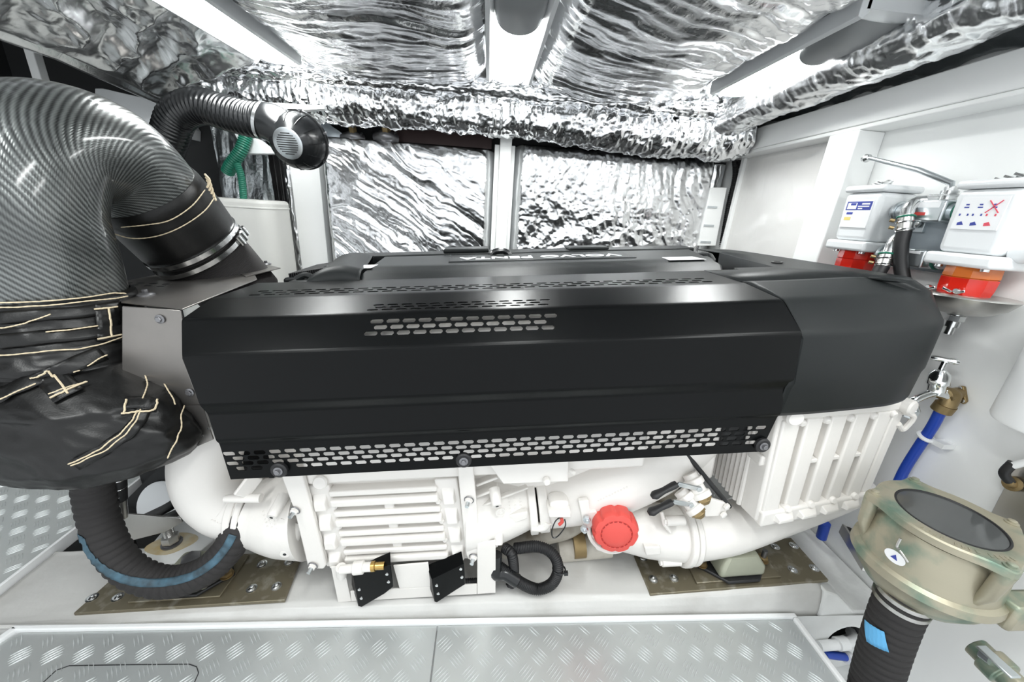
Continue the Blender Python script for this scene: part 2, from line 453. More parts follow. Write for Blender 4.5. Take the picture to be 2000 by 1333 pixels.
# ------------------------------------------------------------------ ceiling foil
def sheet_t(name, label, fn, nu, nv, m='foil', cat='insulation', group='foil lined ceiling bays'):
    o = sheet(name, fn, nu, nv, m); o.modifiers.new('solid', 'SOLIDIFY').thickness = .004
    return tag(o, label, cat, group)
def bay_mid(x0, x1, y0, y1, ang, seed, sag=.05, fr=10):
    ca, sa = math.cos(ang), math.sin(ang)
    def fn(U, V):
        X = x0 + (x1 - x0) * U; Y = y0 + (y1 - y0) * V
        e = np.clip(np.minimum(U, 1 - U) * (x1 - x0) / .10, 0, 1); es = np.sin(e * np.pi / 2)
        ef = np.clip((1 - V) * (y1 - y0) / .12, 0, 1)
        wv = fbm(X * 2.5, Y * 2.5, seed) * .22
        al = X * ca + Y * sa; ac = -X * sa + Y * ca + wv + .05 * np.sin(U * np.pi)
        F = .024 * ridge(al * 1.1 + wv, ac * fr, seed + 1) + .013 * ridge(al * 2.6, ac * fr * 2.3, seed + 2) + .004 * ridge(al * 9, ac * fr * 5, seed + 6, 2)
        Z = 2.045 - sag * np.sin(np.clip(U, 0, 1) * np.pi) ** .7 - F * (.35 + .65 * es) - .03 * es + .02 * (1 - ef)
        return X, Y, Z
    return fn
sheet_t('ceiling_foil', 'smoothly pleated foil bay between left and centre lamps', bay_mid(-.965, -.045, -.4, 2.36, .06, 50), 190, 400)
sheet_t('ceiling_foil', 'foil bay with slanting pleats between centre and right lamps', bay_mid(.195, 1.07, -.4, 2.36, .42, 70, fr=8.5), 190, 400)
def bay_left(U, V):
    Y = .3 + 2.15 * V
    th = U * math.pi * .95
    wv = fbm(U * 3, Y * 3, 90)
    big = .055 * (1 - np.abs(np.sin(np.pi * (Y * 4.6 - U * 1.3 + wv * 1.6)))) ** .8 + .02 * ridge(U * 3 + wv, Y * 9 - U * 2, 93, 2) + .010 * ridge(U * 6 + wv, Y * 14, 95, 3) + .005 * ridge(U * 22, Y * 26, 97, 2)
    X = -1.20 - .60 * U - .04 * np.sin(th) * wv
    Z = 2.03 - .05 * np.sin(U * np.pi * .5) - .20 * np.clip((U - .45) / .55, 0, 1) ** 1.2 - big * np.sin(np.clip(U * 1.15, 0, 1) * np.pi) ** .6 - .05 * np.clip((Y - 1.9) / .5, 0, 1)
    X = np.where(U > .93, -1.20 - .60 * .93 + (U - .93) * .9, X)
    Z = np.where(U > .93, Z + (U - .93) * 1.6, Z)
    return X, Y, Z
def flap(U, V):
    X = -1.72 + 3.15 * U; Y = 1.95 + .5 * V
    return X, Y, 2.062 - .085 * np.clip((Y - 2.26) / .14, 0, 1) - .022 * ridge(X * 14, Y * 5, 120, 3) * np.clip((Y - 2.2) / .05, 0, 1)
sheet_t('ceiling_foil', 'foil strip tucked between the far lamp ends and the thin roll', flap, 420, 60)
sheet_t('ceiling_foil', 'deeply crumpled foil bay left of the left lamp', bay_left, 150, 340, 'foil_soft')
sheet_t('ceiling_foil', 'flat foil lining behind the lamps across the whole ceiling', lambda U, V: (-1.78 + 3.2 * U, -.45 + 2.5 * V, 2.085 - .010 * ridge((-1.78 + 3.2 * U) * 9, (-.45 + 2.5 * V) * 9, 99, 3)), 160, 140)
# foil lagged pipe rolls
def roll(name, label, path, r, nu=90, nv=420, amp=.02, seed=0, squash=1., m='foil', along=5., around=1.2):
    S = spline(path, 60); n = len(S)
    P = np.array([list(p) for p in S]); Tn = np.gradient(P, axis=0); Tn /= np.linalg.norm(Tn, axis=1)[:, None]
    upv = np.array([0, 0, 1.]); Sx = np.cross(Tn, upv); Sx /= np.linalg.norm(Sx, axis=1)[:, None]
    Uz = np.cross(Sx, Tn)
    L = np.concatenate([[0], np.cumsum(np.linalg.norm(np.diff(P, axis=0), axis=1))])
    def fn(U, V):
        s = V * L[-1]
        I = lambda A: np.stack([np.interp(s, L, A[:, k]) for k in range(3)], -1)
        c, sx, uz = I(P), I(Sx), I(Uz)
        a = U * 2 * np.pi
        cu, su = np.cos(a), np.sin(a)
        wv = fbm(s * 5, su * .8 + 2, seed) * .8
        F = amp * (ridge(s * along + wv + cu * .5, su * around + 3, seed + 1, 4) - .5) + amp * .55 * (ridge(s * along * 4, (cu + su) * around * 2 + wv, seed + 3, 3) - .5)
        R = r + F
        Q = c + sx * (R * cu)[..., None] + uz * (R * su * squash)[..., None]
        return Q[..., 0], Q[..., 1], Q[..., 2]
    o = sheet(name, fn, nu, nv, m)
    return tag(o, label, 'insulation', 'foil wrapped rolls under the ceiling')
roll('foil_roll', 'large foil wrapped roll running along the far end of the ceiling', [(-1.75, 2.5, 1.87), (-1.1, 2.5, 1.872), (-.3, 2.47, 1.872), (.1, 2.46, 1.87), (.8, 2.45, 1.84), (1.3, 2.42, 1.83), (1.49, 2.38, 1.86)], .112, 110, 620, .034, 130, .95, along=7., around=.9)
roll('foil_roll', 'thin foil wrapped roll above the large far roll', [(-1.6, 2.37, 1.965), (-.6, 2.37, 1.965), (.1, 2.37, 1.968), (.9, 2.35, 1.955), (1.3, 2.33, 1.95)], .042, 60, 420, .018, 150, 1., along=8., around=.9)
roll('foil_roll', 'foil wrapped roll under the ceiling between right lamp and beam', [(1.36, -.2, 2.0), (1.36, .6, 1.99), (1.36, 1.4, 1.975), (1.355, 2.0, 1.955), (1.33, 2.42, 1.90)], .095, 90, 460, .034, 170, .9, 'foil_soft', along=4., around=1.)
# dark foil above the right beam
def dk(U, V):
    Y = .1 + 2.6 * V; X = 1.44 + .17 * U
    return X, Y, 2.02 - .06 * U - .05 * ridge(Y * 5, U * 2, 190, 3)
sheet_t('foil_strip', 'dark foil strip above the right wall beam', dk, 30, 260, 'foil_dark', group='dark foil strips')

# ------------------------------------------------------------------ lamps
def lamp(label, x, y0, y1, rz=0., group='ceiling strip lamps'):
    t = T('ceiling_lamp', label, 'lamp', (x, (y0 + y1) / 2, 2.05), group)
    w = .115
    g = G()
    for s in (-1, 1):
        A = [(x + s*w, 0, 2.05), (x + s*w, 0, 1.995), (x + s*(w-.016), 0, 1.99), (x + s*(w-.032), 0, 2.008), (x + s*(w-.032), 0, 2.05)]
        g.prism([(p[0], y0 - .05, p[2]) for p in A], (0, y1 - y0 + .06, 0))
    t.part(g, 'side_rail', 'lamp_body', bevel=.002)
    b = G().box(x - w + .02, x + w - .02, y0 - .05, y1 + .01, 2.015, 2.05)
    t.part(b, 'back_plate', 'lamp_body')
    # lens: half-oval section, rounded far end
    hw = .074; seg = 14; ys = [y0 + .21 + (y1 - y0 - .21) * i / 14 for i in range(15)]
    vs = []
    for i, y in enumerate(ys):
        q = 1. if i < 13 else (.97 if i == 13 else .9)
        for k in range(seg + 1):
            a = math.pi * k / seg
            vs.append((x - hw * math.cos(a) * q, y + (.012 * math.sin(a) if i == 14 else 0), 2.006 - .014 * math.sin(a) * q))
    fs = [(i*(seg+1)+k, i*(seg+1)+k+1, (i+1)*(seg+1)+k+1, (i+1)*(seg+1)+k) for i in range(14) for k in range(seg)]
    fs.append(tuple(14*(seg+1)+k for k in range(seg + 1)))
    L = t.part(G().add(vs, fs), 'lens', 'lamp')
    # dark domed end cap
    vs = []; n = 10
    for i in range(n + 1):
        q = i / n; y = y0 + .235 - .24 * q
        h = .042 * math.sin(min(1, (1 - q) * 1.6 + .12) * math.pi / 2)
        ww = hw * (1.06 + .10 * math.sin(q * math.pi))
        for k in range(seg + 1):
            a = math.pi * k / seg
            vs.append((x - ww * math.cos(a), y + (.045 * (math.sin(a) - .6) if i == 0 else 0), 2.014 - h * math.sin(a) ** .8))
    fs = [(i*(seg+1)+k, i*(seg+1)+k+1, (i+1)*(seg+1)+k+1, (i+1)*(seg+1)+k) for i in range(n) for k in range(seg)]
    t.part(G().add(vs, fs), 'end_cap', 'lamp_cap', smooth=60)
    t.o.location.z -= .03
    if rz: t.o.rotation_euler.z = rz
    return t
lamp('lit strip lamp at the left of the ceiling', -1.085, 1.36, 2.24, math.radians(-3))
lamp('lit strip lamp in the middle of the ceiling above the centre post', .075, 1.36, 2.22)
lamp('lit strip lamp on the right above the foil roll beside the beam', 1.19, 1.36, 2.10)
for x in (-1.085, .075, 1.19):  # unseen lamps, added to fill the room with light from behind
    lamp('unseen strip lamp added overhead behind the camera, ' + {-1.085: 'on the left', .075: 'in the middle', 1.19: 'on the right'}[x], x, -.35, .5, group='added lamps behind the view')
# ================================================================== FLOOR PLATES
def inside(p, poly):
    c = False; n = len(poly)
    for i in range(n):
        a, b = poly[i], poly[i-1]
        if (a[1] > p[1]) != (b[1] > p[1]) and p[0] < (b[0]-a[0]) * (p[1]-a[1]) / (b[1]-a[1]) + a[0]: c = not c
    return c
def tread_panel(label, poly, z=0., th=.012, pitch=.062, rot=math.pi/4, holes=None):
    cx = sum(p[0] for p in poly) / len(poly); cy = sum(p[1] for p in poly) / len(poly)
    t = T('floor_panel', label, 'floor plate', (cx, cy, z - th), 'aluminium tread plates')
    t.part(G().prism([(p[0], p[1], z - th) for p in poly], (0, 0, th)), 'plate', 'alu', bevel=.002)
    g = G(); x0, x1 = min(p[0] for p in poly), max(p[0] for p in poly); y0, y1 = min(p[1] for p in poly), max(p[1] for p in poly)
    cr, sr = math.cos(rot), math.sin(rot); R = max(x1-x0, y1-y0)
    N = int(R / pitch) + 2
    for i in range(-N, N):
        for j in range(-N, N):
            bx = cx + (i*cr - j*sr) * pitch; by = cy + (i*sr + j*cr) * pitch
            if not (x0 < bx < x1 and y0 < by < y1): continue
            ang = rot + (math.pi/2 if (i + j) % 2 else 0.)
            dx, dy = math.cos(ang), math.sin(ang)
            for k in range(5):
                o = (k - 2) * .0092
                c = (bx - dy*o, by + dx*o); l = .025 * (1 - .07*abs(k-2)); wd = .0017
                a = (c[0]-dx*l, c[1]-dy*l); b = (c[0]+dx*l, c[1]+dy*l)
                if not (inside(a, poly) and inside(b, poly)): continue
                g.add([(a[0], a[1], z), (c[0]-dy*wd, c[1]+dx*wd, z), (b[0], b[1], z), (c[0]+dy*wd, c[1]-dx*wd, z),
                       (c[0]-dx*l*.5, c[1]-dy*l*.5, z+.0026), (c[0]+dx*l*.5, c[1]+dy*l*.5, z+.0026)],
                      [(0,1,4), (1,5,4), (1,2,5), (2,3,5), (3,4,5), (3,0,4)])
    tag(t.part(g, 'tread_bars', 'alu_bar', smooth=0), kind='stuff')
    return t
SEAM = at(855, 1218, Z=0).x
FY = .892
tl = tread_panel('wide aluminium tread plate in the foreground left of the seam', [(-1.40, .25), (SEAM-.002, .25), (SEAM-.002, FY), (-1.42, FY), (-1.46, FY-.05), (-1.46, .78)])
# hatch joint cut in the left plate
hp = [at(*p, Z=0) for p in ((85, 1333), (110, 1310), (135, 1301), (250, 1299), (370, 1298), (384, 1303), (388, 1315), (380, 1333))]
g = G()
for a, b in zip(hp[:-1], hp[1:]): g.bar((a.x, a.y, .0006), (b.x, b.y, .0006), .0022, .0016)
tl.part(g, 'hatch_joint', 'dark', smooth=0)
tread_panel('aluminium tread plate in the foreground right of the seam', [(SEAM+.002, .25), (1.17, .25), (1.17, FY), (SEAM+.002, FY)])
tread_panel('aluminium tread plate on the far left below the lagged exhaust', [(-2.75, .1), (-1.66, .1), (-1.66, 2.3), (-2.75, 2.3)])
tread_panel('small aluminium tread plate at the bottom left corner of the view', [(-1.645, .1), (-1.50, .1), (-1.50, .86), (-1.645, .86)], z=-.004)
# white edge trims round the plates
tr = T('floor_edging', 'white edging strip between the foreground tread plates and the engine bed', 'edging', (0, FY, -.02))
tr.part(G().box(-1.45, 1.19, FY + .001, FY + .017, -.03, .012), 'long_strip', 'white_plastic', bevel=.004)
tr.part(G().box(1.172, 1.19, .2, FY, -.03, .012), 'side_strip', 'white_plastic', bevel=.004)
tr.part(G().bar((-1.485, .74, -.009), (-1.44, FY + .012, -.009), .02, .042), 'corner_strip', 'white_plastic', bevel=.004)
tr.part(G().box(-1.657, -1.646, .1, 2.1, -.05, .004), 'left_strip', 'white_plastic', bevel=.002)

# ================================================================== ENGINE BED
BX = [-1.9, -1.316, -.642, -.46, .08, .645, 1.26, 1.34]
BZ = [-.035, -.008, .036, .040, .058, .056, .112, .095]
def bedz(x): return float(np.interp(x, BX, BZ))
def bed(U, V):
    X = -1.64 + 2.94 * U
    top = np.interp(X, BX, BZ)
    endf = np.clip((X - 1.25) / .11, 0, 1)
    # profile from the front foot up and over to the back
    pv = np.array([0, .12, .22, .30, .36, .42, .90, .95, 1.0])
    py = np.array([.905, .912, .918, .925, .935, .955, 1.19, 1.21, 1.215])
    pz = np.array([-.55, -.12, -.01, .5, .85, 1., 1., .85, -8.])
    Y = np.interp(V, pv, py)
    q = np.interp(V, pv, pz)
    lowf = np.interp(V, pv, np.array([-.55, -.14, -.03, 0, 0, 0, 0, 0, -.5]))
    Z = np.where(V < .22, lowf, np.where(V > .95, np.interp(V, [.95, 1.], [0, -.5]), np.clip(q, 0, 1) * top))
    Z = Z + (fbm(X * 5, Y * 9, 201) - .5) * .008
    Y = Y + (fbm(X * 4, V * 6, 205) - .5) * .008
    return X, Y, Z
o = sheet('engine_bed', bed, 160, 90, 'bed'); o.modifiers.new('solid', 'SOLIDIFY').thickness = .01
tag(o, 'white painted fibreglass bearer that carries the engine mounts', 'engine bearer')
# end of the bed with the limber hole
hc = at(1650, 1250, Y=.906)
g = G(); n = 24; R = .074
ring = [(hc.x + R*math.cos(2*math.pi*k/n), .906, hc.z + R*math.sin(2*math.pi*k/n)) for k in range(n)]
X0, X1, Z0, Z1 = 1.192, 1.61, -.5, -.005
g.add([(X0, .906, hc.z), (X0, .906, Z1), (X1, .906, Z1), (X1, .906, hc.z)] + ring[:n//2+1], [(0, 1, 2, 3) + tuple(range(4, 4 + n//2 + 1))])
g.add([(X1, .906, hc.z), (X1, .906, Z0), (X0, .906, Z0), (X0, .906, hc.z)] + ring[n//2:] + [ring[0]], [(0, 1, 2, 3) + tuple(range(4, 4 + n//2 + 1))])
g.add(ring + [(p[0], .918, p[2]) for p in ring], [(k, (k+1) % n, n+(k+1) % n, n+k) for k in range(n)])
def hullr(U, V):
    X = 1.30 + .31 * U; Y = .2 + 1.6 * V
    return X, Y, -.34 + .10 * U ** 2 + (fbm(X*6, Y*6, 210) - .5) * .02
hl = T('hull_side', 'grey white hull bottom around the limber hole at the lower right', 'hull', (1.4, .9, -.5))
hl.part(g, 'pierced_web', 'wood_hull', smooth=0)
q = sheet('hull_skin', hullr, 30, 80, 'wood_hull', hl.o, hl.loc)
hl.part(G().prism([(1.295, .92, .10), (1.345, .915, .085), (1.44, .915, .0), (1.61, .915, -.004), (1.61, .907, -.02), (1.295, .907, -.02)][::-1], (0, .42, 0)), 'bed_shoulder', 'wood_hull', bevel=.012)
hl.part(G().box(1.2, 1.6, 1.0, 1.01, -.5, -.02), 'hole_shade', 'dark')  # dark sheet that paints the shade seen through the limber hole

# ------------------------------------------------------------------ mounting plates
def on_plate(px, py, x0, z0, sl):
    z = z0
    for _ in range(6):
        p = at(px, py, Z=z); z = z0 + sl * (p.x - x0)
    return p
def mount_plate(label, corners, x0, z0, sl, bolts, seams):
    C4 = [on_plate(*c, x0, z0, sl) for c in corners]
    c = sum(C4, Vector()) / 4
    t = T('mounting_plate', label, 'metal plate', c - Vector((0, 0, .014)), 'olive plates bolted to the engine bed')
    t.part(G().prism([p - Vector((0, 0, .013)) for p in C4], (0, 0, .013)), 'plate', 'plate_olive', bevel=.002)
    for s in seams:
        q = [on_plate(*p, x0, z0, sl) for p in s]
        t.part(G().prism([p for p in q], (0, 0, .008)), 'raised_pad', 'plate_olive', bevel=.002)
    for bpx in bolts:
        p = on_plate(*bpx, x0, z0, sl)
        b = t.part(G().lathe(p, (0, 0, 1), [(.017, 0), (.017, .0015), (.0125, .002), (.0115, .005), (.007, .0075), (.0045, .0078), (.004, .004)], 18), 'bolt', 'steel')
    return t, C4
mount_plate('olive mounting plate on the engine bed under the curved black hose', [(143, 1198), (556, 1172), (593, 1076), (262, 1092)], -1.316, .004, .0715,
            [(180, 1168), (230, 1167), (512, 1102), (565, 1098), (492, 1150), (540, 1146)],
            [[(250, 1180), (430, 1168), (488, 1086), (330, 1096)]])
mount_plate('olive mounting plate at the right end of the engine bed', [(1270, 1161), (1619, 1133), (1545, 1050), (1238, 1085)], .645, .062, .088,
            [(1276, 1132), (1316, 1130), (1255, 1090), (1514, 1068), (1550, 1066), (1548, 1113), (1590, 1110)],
            [[(1360, 1142), (1525, 1129), (1470, 1062), (1335, 1090)]])
def mount(label, px, py, x0, z0, sl, sc=1., top=.15):
    p = on_plate(px, py, x0, z0, sl) + Vector((0, 0, .008))
    t = T('engine_mount', label, 'engine mount', p, 'rubber engine mounts')
    def P(x, y, z): return p + Vector((x*sc, y*sc, z*sc + sl * x * sc))
    # diamond rubber flange
    out = [(-.15, 0), (-.11, -.035), (-.06, -.085), (.06, -.085), (.11, -.035), (.15, 0), (.11, .05), (.06, .085), (-.06, .085), (-.11, .05)]
    t.part(G().prism([P(x, y, 0) for x, y in out], (0, 0, .012)), 'rubber_flange', 'black', bevel=.004)
    lv = [(.088, .072, .012), (.085, .069, .05), (.062, .05, .085), (.055, .043, .088)]
    vs = [P(sx*a, sy*b, z) for a, b, z in lv for sx, sy in ((-1,-1), (1,-1), (1,1), (-1,1))]
    fs = [(i*4+k, i*4+(k+1) % 4, i*4+4+(k+1) % 4, i*4+4+k) for i in range(3) for k in range(4)] + [(12, 13, 14, 15), (3, 2, 1, 0)]
    t.part(G().add(vs, fs), 'hood', 'mount_metal', bevel=.014, seg=4)
    t.part(G().cyl(P(0, 0, .088), P(0, 0, top), .016).hexa(P(0, 0, .09), (0, 0, 1), .03, .02), 'stud', 'bolt_dark')
    for s in (-1, 1):
        b = t.part(G().lathe(P(s*.122, -.005, .012), (0, 0, 1), [(.022, 0), (.022, .003)], 20).hexa(P(s*.122, -.005, .015), (0, 0, 1), .0185, .014), 'nut', 'brass_old')
        t.part(G().cyl(P(s*.122, -.005, .026), P(s*.122, -.005, .06 if s > 0 else .034), .009), 'bolt_end', 'bolt_dark', b)
    return t
mount('engine mount with olive hood on the right mounting plate', 1425, 1103, .645, .062, .088)
mount('engine mount half hidden by the curved black hose', 385, 1132, -1.316, .004, .0715, .9, .10)
# ================================================================== THE ENGINE
EOFF = Vector((0, 1.45, 0))
ENG = thing('marine_engine', 'big white marine diesel engine under a long black cover', 'engine', (.08, 1.45, 0), rot=(0, -TILT, 0))
def E(g, name, m, parent=None, **k): return g.build(name, m, parent or ENG, off=EOFF, **k)
def lerp(a, b, t): return a + (b - a) * t

# ---- long front cover with punched vents
PR = [(.895, .657, -.715, .812), (.889, .780, -.709, .832), (.882, .790, -.709, .832), (.884, .872, -.709, .836), (.870, .903, -.7095, .836), (.868, 1.036, -.711, .824),
      (.950, 1.106, -.752, .818), (1.07, 1.131, -.755, .788), (1.27, 1.138, -.74, .770)]
def round_profile(PR, d=.009, n=4):
    """returns list of (point, facet id or None) bands"""
    segs = []
    pts = [Vector(p) for p in PR]
    prev = pts[0]
    for i in range(1, len(pts)):
        A, B = pts[i-1], pts[i]
        L = (Vector(B[:2]) - Vector(A[:2])).length
        e = B if i == len(pts) - 1 else B.lerp(A, min(d / L, .45))
        segs.append((prev, e, i - 1))
        if i < len(pts) - 1:
            N = pts[i+1]; L2 = (Vector(N[:2]) - Vector(B[:2])).length
            s = B.lerp(N, min(d / L2, .45))
            q = e
            for k in range(1, n + 1):
                t = k / n; p = e * (1-t)**2 + B * 2*t*(1-t) + s * t*t
                segs.append((q, p, None)); q = p
            prev = s
    return segs
Vector4 = lambda p: Vector(p)
HOLES = {}
def hole_row(a0, a1, pitch, w, v, hv, skip=()):
    n = int((a1 - a0) / pitch) + 1
    return (v - hv, v + hv, [(a0 + i*pitch - w/2, a0 + i*pitch + w/2) for i in range(n) if not any(abs(a0 + i*pitch - s) < .026 for s in skip)])
bolts_px = [(547, 916), (906, 897), (1487, 868)]
BA = [ep(x, y, .89) for x, y in bolts_px]
skip = [p.x for p in BA]
HOLES[0] = [hole_row(-.675, .795, .0402, .031, .31, .058, skip), hole_row(-.695, .80, .0402, .031, .467, .058, (skip[2] + .01,)),
            hole_row(-.675, .80, .0402, .031, .61, .058), hole_row(-.695, .80, .0402, .031, .756, .058)]
HOLES[5] = [hole_row(ep(722, 645, .9).x, ep(1088, 645, .9).x, .0405, .033, .42, .075), hole_row(ep(738, 633, .9).x, ep(1074, 633, .9).x, .0405, .033, .62, .075),
            hole_row(ep(727, 620, .9).x, ep(1084, 620, .9).x, .0405, .033, .82, .075)]
HOLES[6] = [hole_row(ep(730, 604, .98).x, ep(1080, 604, .98).x, .0375, .028, .10, .035), hole_row(ep(742, 599, .98).x, ep(1070, 599, .98).x, .0375, .028, .24, .035),
            hole_row(ep(735, 593, .98).x, ep(1080, 593, .98).x, .0375, .028, .38, .035)]
HOLES[7] = [hole_row(-.655, .70, .042, .032, .12, .03), hole_row(-.634, .70, .042, .032, .24, .03), hole_row(-.655, .70, .042, .032, .36, .03)]
g = G()
def band(A, B, v0, v1, pts):
    """pts: list of (a or 'L'/'R', v)"""
    out = []
    for a, v in pts:
        q = A.lerp(B, v)
        x = q[2] if a == 'L' else q[3] if a == 'R' else a
        out.append((x, q[0], q[1]))
    g.add(out, [tuple(range(len(out)))])
for A, B, fi in round_profile(PR):
    rows = HOLES.get(fi) if fi is not None else None
    if not rows:
        band(A, B, 0, 1, [('L', 0), ('R', 0), ('R', 1), ('L', 1)]); continue
    v = 0.
    for v0, v1, hs in rows:
        band(A, B, v, v0, [('L', v), ('R', v), ('R', v0), ('L', v0)])
        dv = (v1 - v0) * .3; da = .004
        right = [('L', v0), ('L', v1)]          # boundary on the left of the next piece, bottom to top
        for h0, h1 in hs + [None] if False else hs:
            left = [(h0 + da, v0), (h0, v0 + dv), (h0, v1 - dv), (h0 + da, v1)]
            band(A, B, v0, v1, [right[0]] + left + right[::-1][:-1] if len(right) == 2 else [right[0]] + left + right[::-1][:-1])
            right = [(h1 - da, v0), (h1, v0 + dv), (h1, v1 - dv), (h1 - da, v1)]
        band(A, B, v0, v1, [right[0], ('R', v0), ('R', v1)] + right[::-1][:-1])
        v = v1
    band(A, B, v, 1, [('L', v), ('R', v), ('R', 1), ('L', 1)])
FC = E(g, 'front_cover', 'cover', smooth=0, solid=.0025)
# drip lip under the cover edge
for p in BA:
    q = Vector((p.x, .889 - .0, p.z))
    b = E(G().lathe(q, (0, -1, .06), [(.021, -.004), (.023, .002), (.022, .007), (.018, .010), (.013, .009)], 28), 'rubber_washer', 'black', FC)
    E(G().lathe(q + Vector((0, -.008, 0)), (0, -1, .06), [(.0125, 0), (.0125, .003), (.008, .004)], 20).hexa(q + Vector((0, -.011, 0)), (0, -1, .06), .0075, .008), 'bolt', 'bolt_dark', FC)

# ---- moulded nose cover
plan = spline([(.806, .868), (.95, .872), (1.10, .884), (1.22, .900), (1.305, .94), (1.345, 1.02), (1.355, 1.14), (1.345, 1.6), (1.33, 1.85), (1.29, 1.96), (1.20, 2.0)], 6)
nprof = [(.775, .030), (.80, .020), (.880, .012), (.903, .004), (1.02, -.004), (1.036, 0.), (1.046, .008), (1.095, .068), (1.106, .085), (1.113, .105), (1.131, .19), (1.1345, .21)]
nprof = [(.775, .030), (.79, .022), (.876, .012), (.892, .006), (1.022, .001), (1.034, .004), (1.044, .013), (1.097, .072), (1.106, .085), (1.111, .103), (1.128, .185), (1.132, .205), (1.134, .215)]
np_ = len(plan); rings = []
for b, ins in nprof:
    ring = []
    for i, p in enumerate(plan):
        tg = (plan[min(i+1, np_-1)] - plan[max(i-1, 0)]).normalized()
        nrm = Vector((-tg.y, tg.x))
        q = p + nrm * ins * (.20 + .80 * max(0., tg.x) ** 1.5)
        ring.append((q.x, q.y, b))
    rings.append(ring)
# seam side follows the front cover seam
for r, (b, ins) in zip(rings, nprof):
    sx = float(np.interp(b, [.657, .79, .903, 1.036, 1.106, 1.131, 1.138], [.815, .834, .838, .826, .820, .790, .772]))
    r[0] = (sx + .0035, r[0][1], b)
g = G(); k = len(plan)
for r in rings: g.add(r, [])
g.f += [(i*k+j, i*k+j+1, (i+1)*k+j+1, (i+1)*k+j) for i in range(len(rings)-1) for j in range(k-1)]
top = rings[-1]
poly = list(top) + [(1.13, 1.97, 1.134), (1.15, 1.80, 1.134), (1.075, 1.335, 1.134), (.925, 1.335, 1.134), (.905, 1.28, 1.137), (.775, 1.275, 1.138)]
bm = bmesh.new(); bv = [bm.verts.new(p) for p in poly]; bf = bm.faces.new(bv)
bmesh.ops.triangulate(bm, faces=[bf]); bm.verts.index_update()
g.add([tuple(v.co) for v in bm.verts], [tuple(v.index for v in f.verts) for f in bm.faces]); bm.free()
# walls of the recess beside the top cover
rc = poly[-5:-1]
g.add([rc[0], rc[1], rc[2], rc[3]] + [(p[0], p[1], 1.03) for p in rc], [(0, 1, 5, 4), (1, 2, 6, 5), (2, 3, 7, 6)])
NC = E(g, 'nose_cover', 'cover2', smooth=28, solid=.004)
E(G().lathe((1.15, 1.42, 1.136), (0, 0, 1), [(.02, 0), (.02, .003), (.012, .004), (.011, -.0)], 20), 'plug', 'black_gloss', NC)

# ---- top cover between the rows
def loft_a(prof, a0, a1, n=1):
    vs = [(a, y, b) for a in (a0, a1) for y, b in prof]; m = len(prof)
    return vs, [(j, j+1, m+j+1, m+j) for j in range(m-1)] + [tuple(range(m)), tuple(range(2*m-1, m-1, -1))]
g = G(); tp = [(1.272, 1.08), (1.272, 1.13), (1.30, 1.1335), (1.325, 1.150), (1.40, 1.152), (1.418, 1.158), (1.50, 1.158), (1.52, 1.152), (1.82, 1.152), (1.84, 1.14), (1.84, 1.08)]
vs, fs = loft_a(tp, -.42, .86); m_ = len(tp)
for i in range(m_, 2*m_): vs[i] = (vs[i][0] + (vs[i][1] - 1.3) * .28, vs[i][1], vs[i][2])
for i in range(m_): vs[i] = (vs[i][0] - (vs[i][1] - 1.3) * .10, vs[i][1], vs[i][2])
g.add(vs, fs); TC = E(g, 'top_cover', 'cover2', bevel=.008, seg=3)
# rounded hump and tunnel at the left end of the top cover
hp_ = spline([(-.60, 1.30, 1.10), (-.58, 1.32, 1.145), (-.54, 1.34, 1.168), (-.48, 1.36, 1.172), (-.42, 1.36, 1.158)], 5)
vs = []; fs = []
for p in hp_:
    vs.append((p.x, p.y - .065, 1.105)); vs.append((p.x, p.y - .055, p.z - .018))
    for s in range(9):
        t = s / 8; vs.append((p.x - .10*t, p.y - .03 + (.48)*t, p.z - .006*math.sin(t*math.pi)))
    vs.append((p.x - .10, p.y + .46, 1.05))
n_ = 12
fs = [(i*n_+j, i*n_+j+1, (i+1)*n_+j+1, (i+1)*n_+j) for i in range(len(hp_)-1) for j in range(n_-1)]
E(G().add(vs, fs), 'cover_hump', 'cover2', TC, smooth=60, solid=.004)
# raised name plate strip with the maker's lettering, read from the far side
g = G().prism([ep(884, 519, 1.5)*1 + Vector((0, 0, 0)), ep(1226, 504, 1.5), ep(1222, 495, 1.66), ep(905, 506, 1.66)], (0, 0, .004)) if False else G()
g.box(-.14, .62, 1.50, 1.66, 1.150, 1.1625)
NP = E(g, 'name_plate', 'cover2', TC, bevel=.006)
def text_obj(body, size, loc, rot, m, parent, name, ex=.0012, xscale=1.):
    cu = bpy.data.curves.new(name, 'FONT'); cu.body = body; cu.size = size; cu.extrude = ex
    cu.align_x = 'CENTER'; cu.align_y = 'CENTER'; cu.offset = size * .018
    tmp = bpy.data.objects.new(name, cu); col.objects.link(tmp)
    dg = bpy.context.evaluated_depsgraph_get()
    me = bpy.data.meshes.new_from_object(tmp.evaluated_get(dg))
    bpy.data.objects.remove(tmp); bpy.data.curves.remove(cu)
    me.materials.clear(); me.materials.append(M[m])
    o = bpy.data.objects.new(name, me); col.objects.link(o); o.parent = parent
    o.location = loc; o.rotation_euler = rot; o.scale = (xscale, 1, 1)
    return o
text_obj('VOLVO PENTA', .098, Vector((.235, 1.585, 1.1632)) - EOFF, (0, 0, math.pi), 'label_white', NP, 'lettering', xscale=1.02)
# white paper labels
for (pts) in ([(664, 520), (724, 520), (738, 512), (682, 512)], [(1308, 506), (1380, 505), (1352, 498), (1293, 499)]):
    q = [ep(x, y, 1.40 + (.09 if i > 1 else 0)) for i, (x, y) in enumerate(pts)]
    q = [Vector((p.x, p.y, 1.1525 + .0062)) for p in q]
    E(G().prism(q, (0, 0, .0006)), 'paper_label', 'label_white', TC)
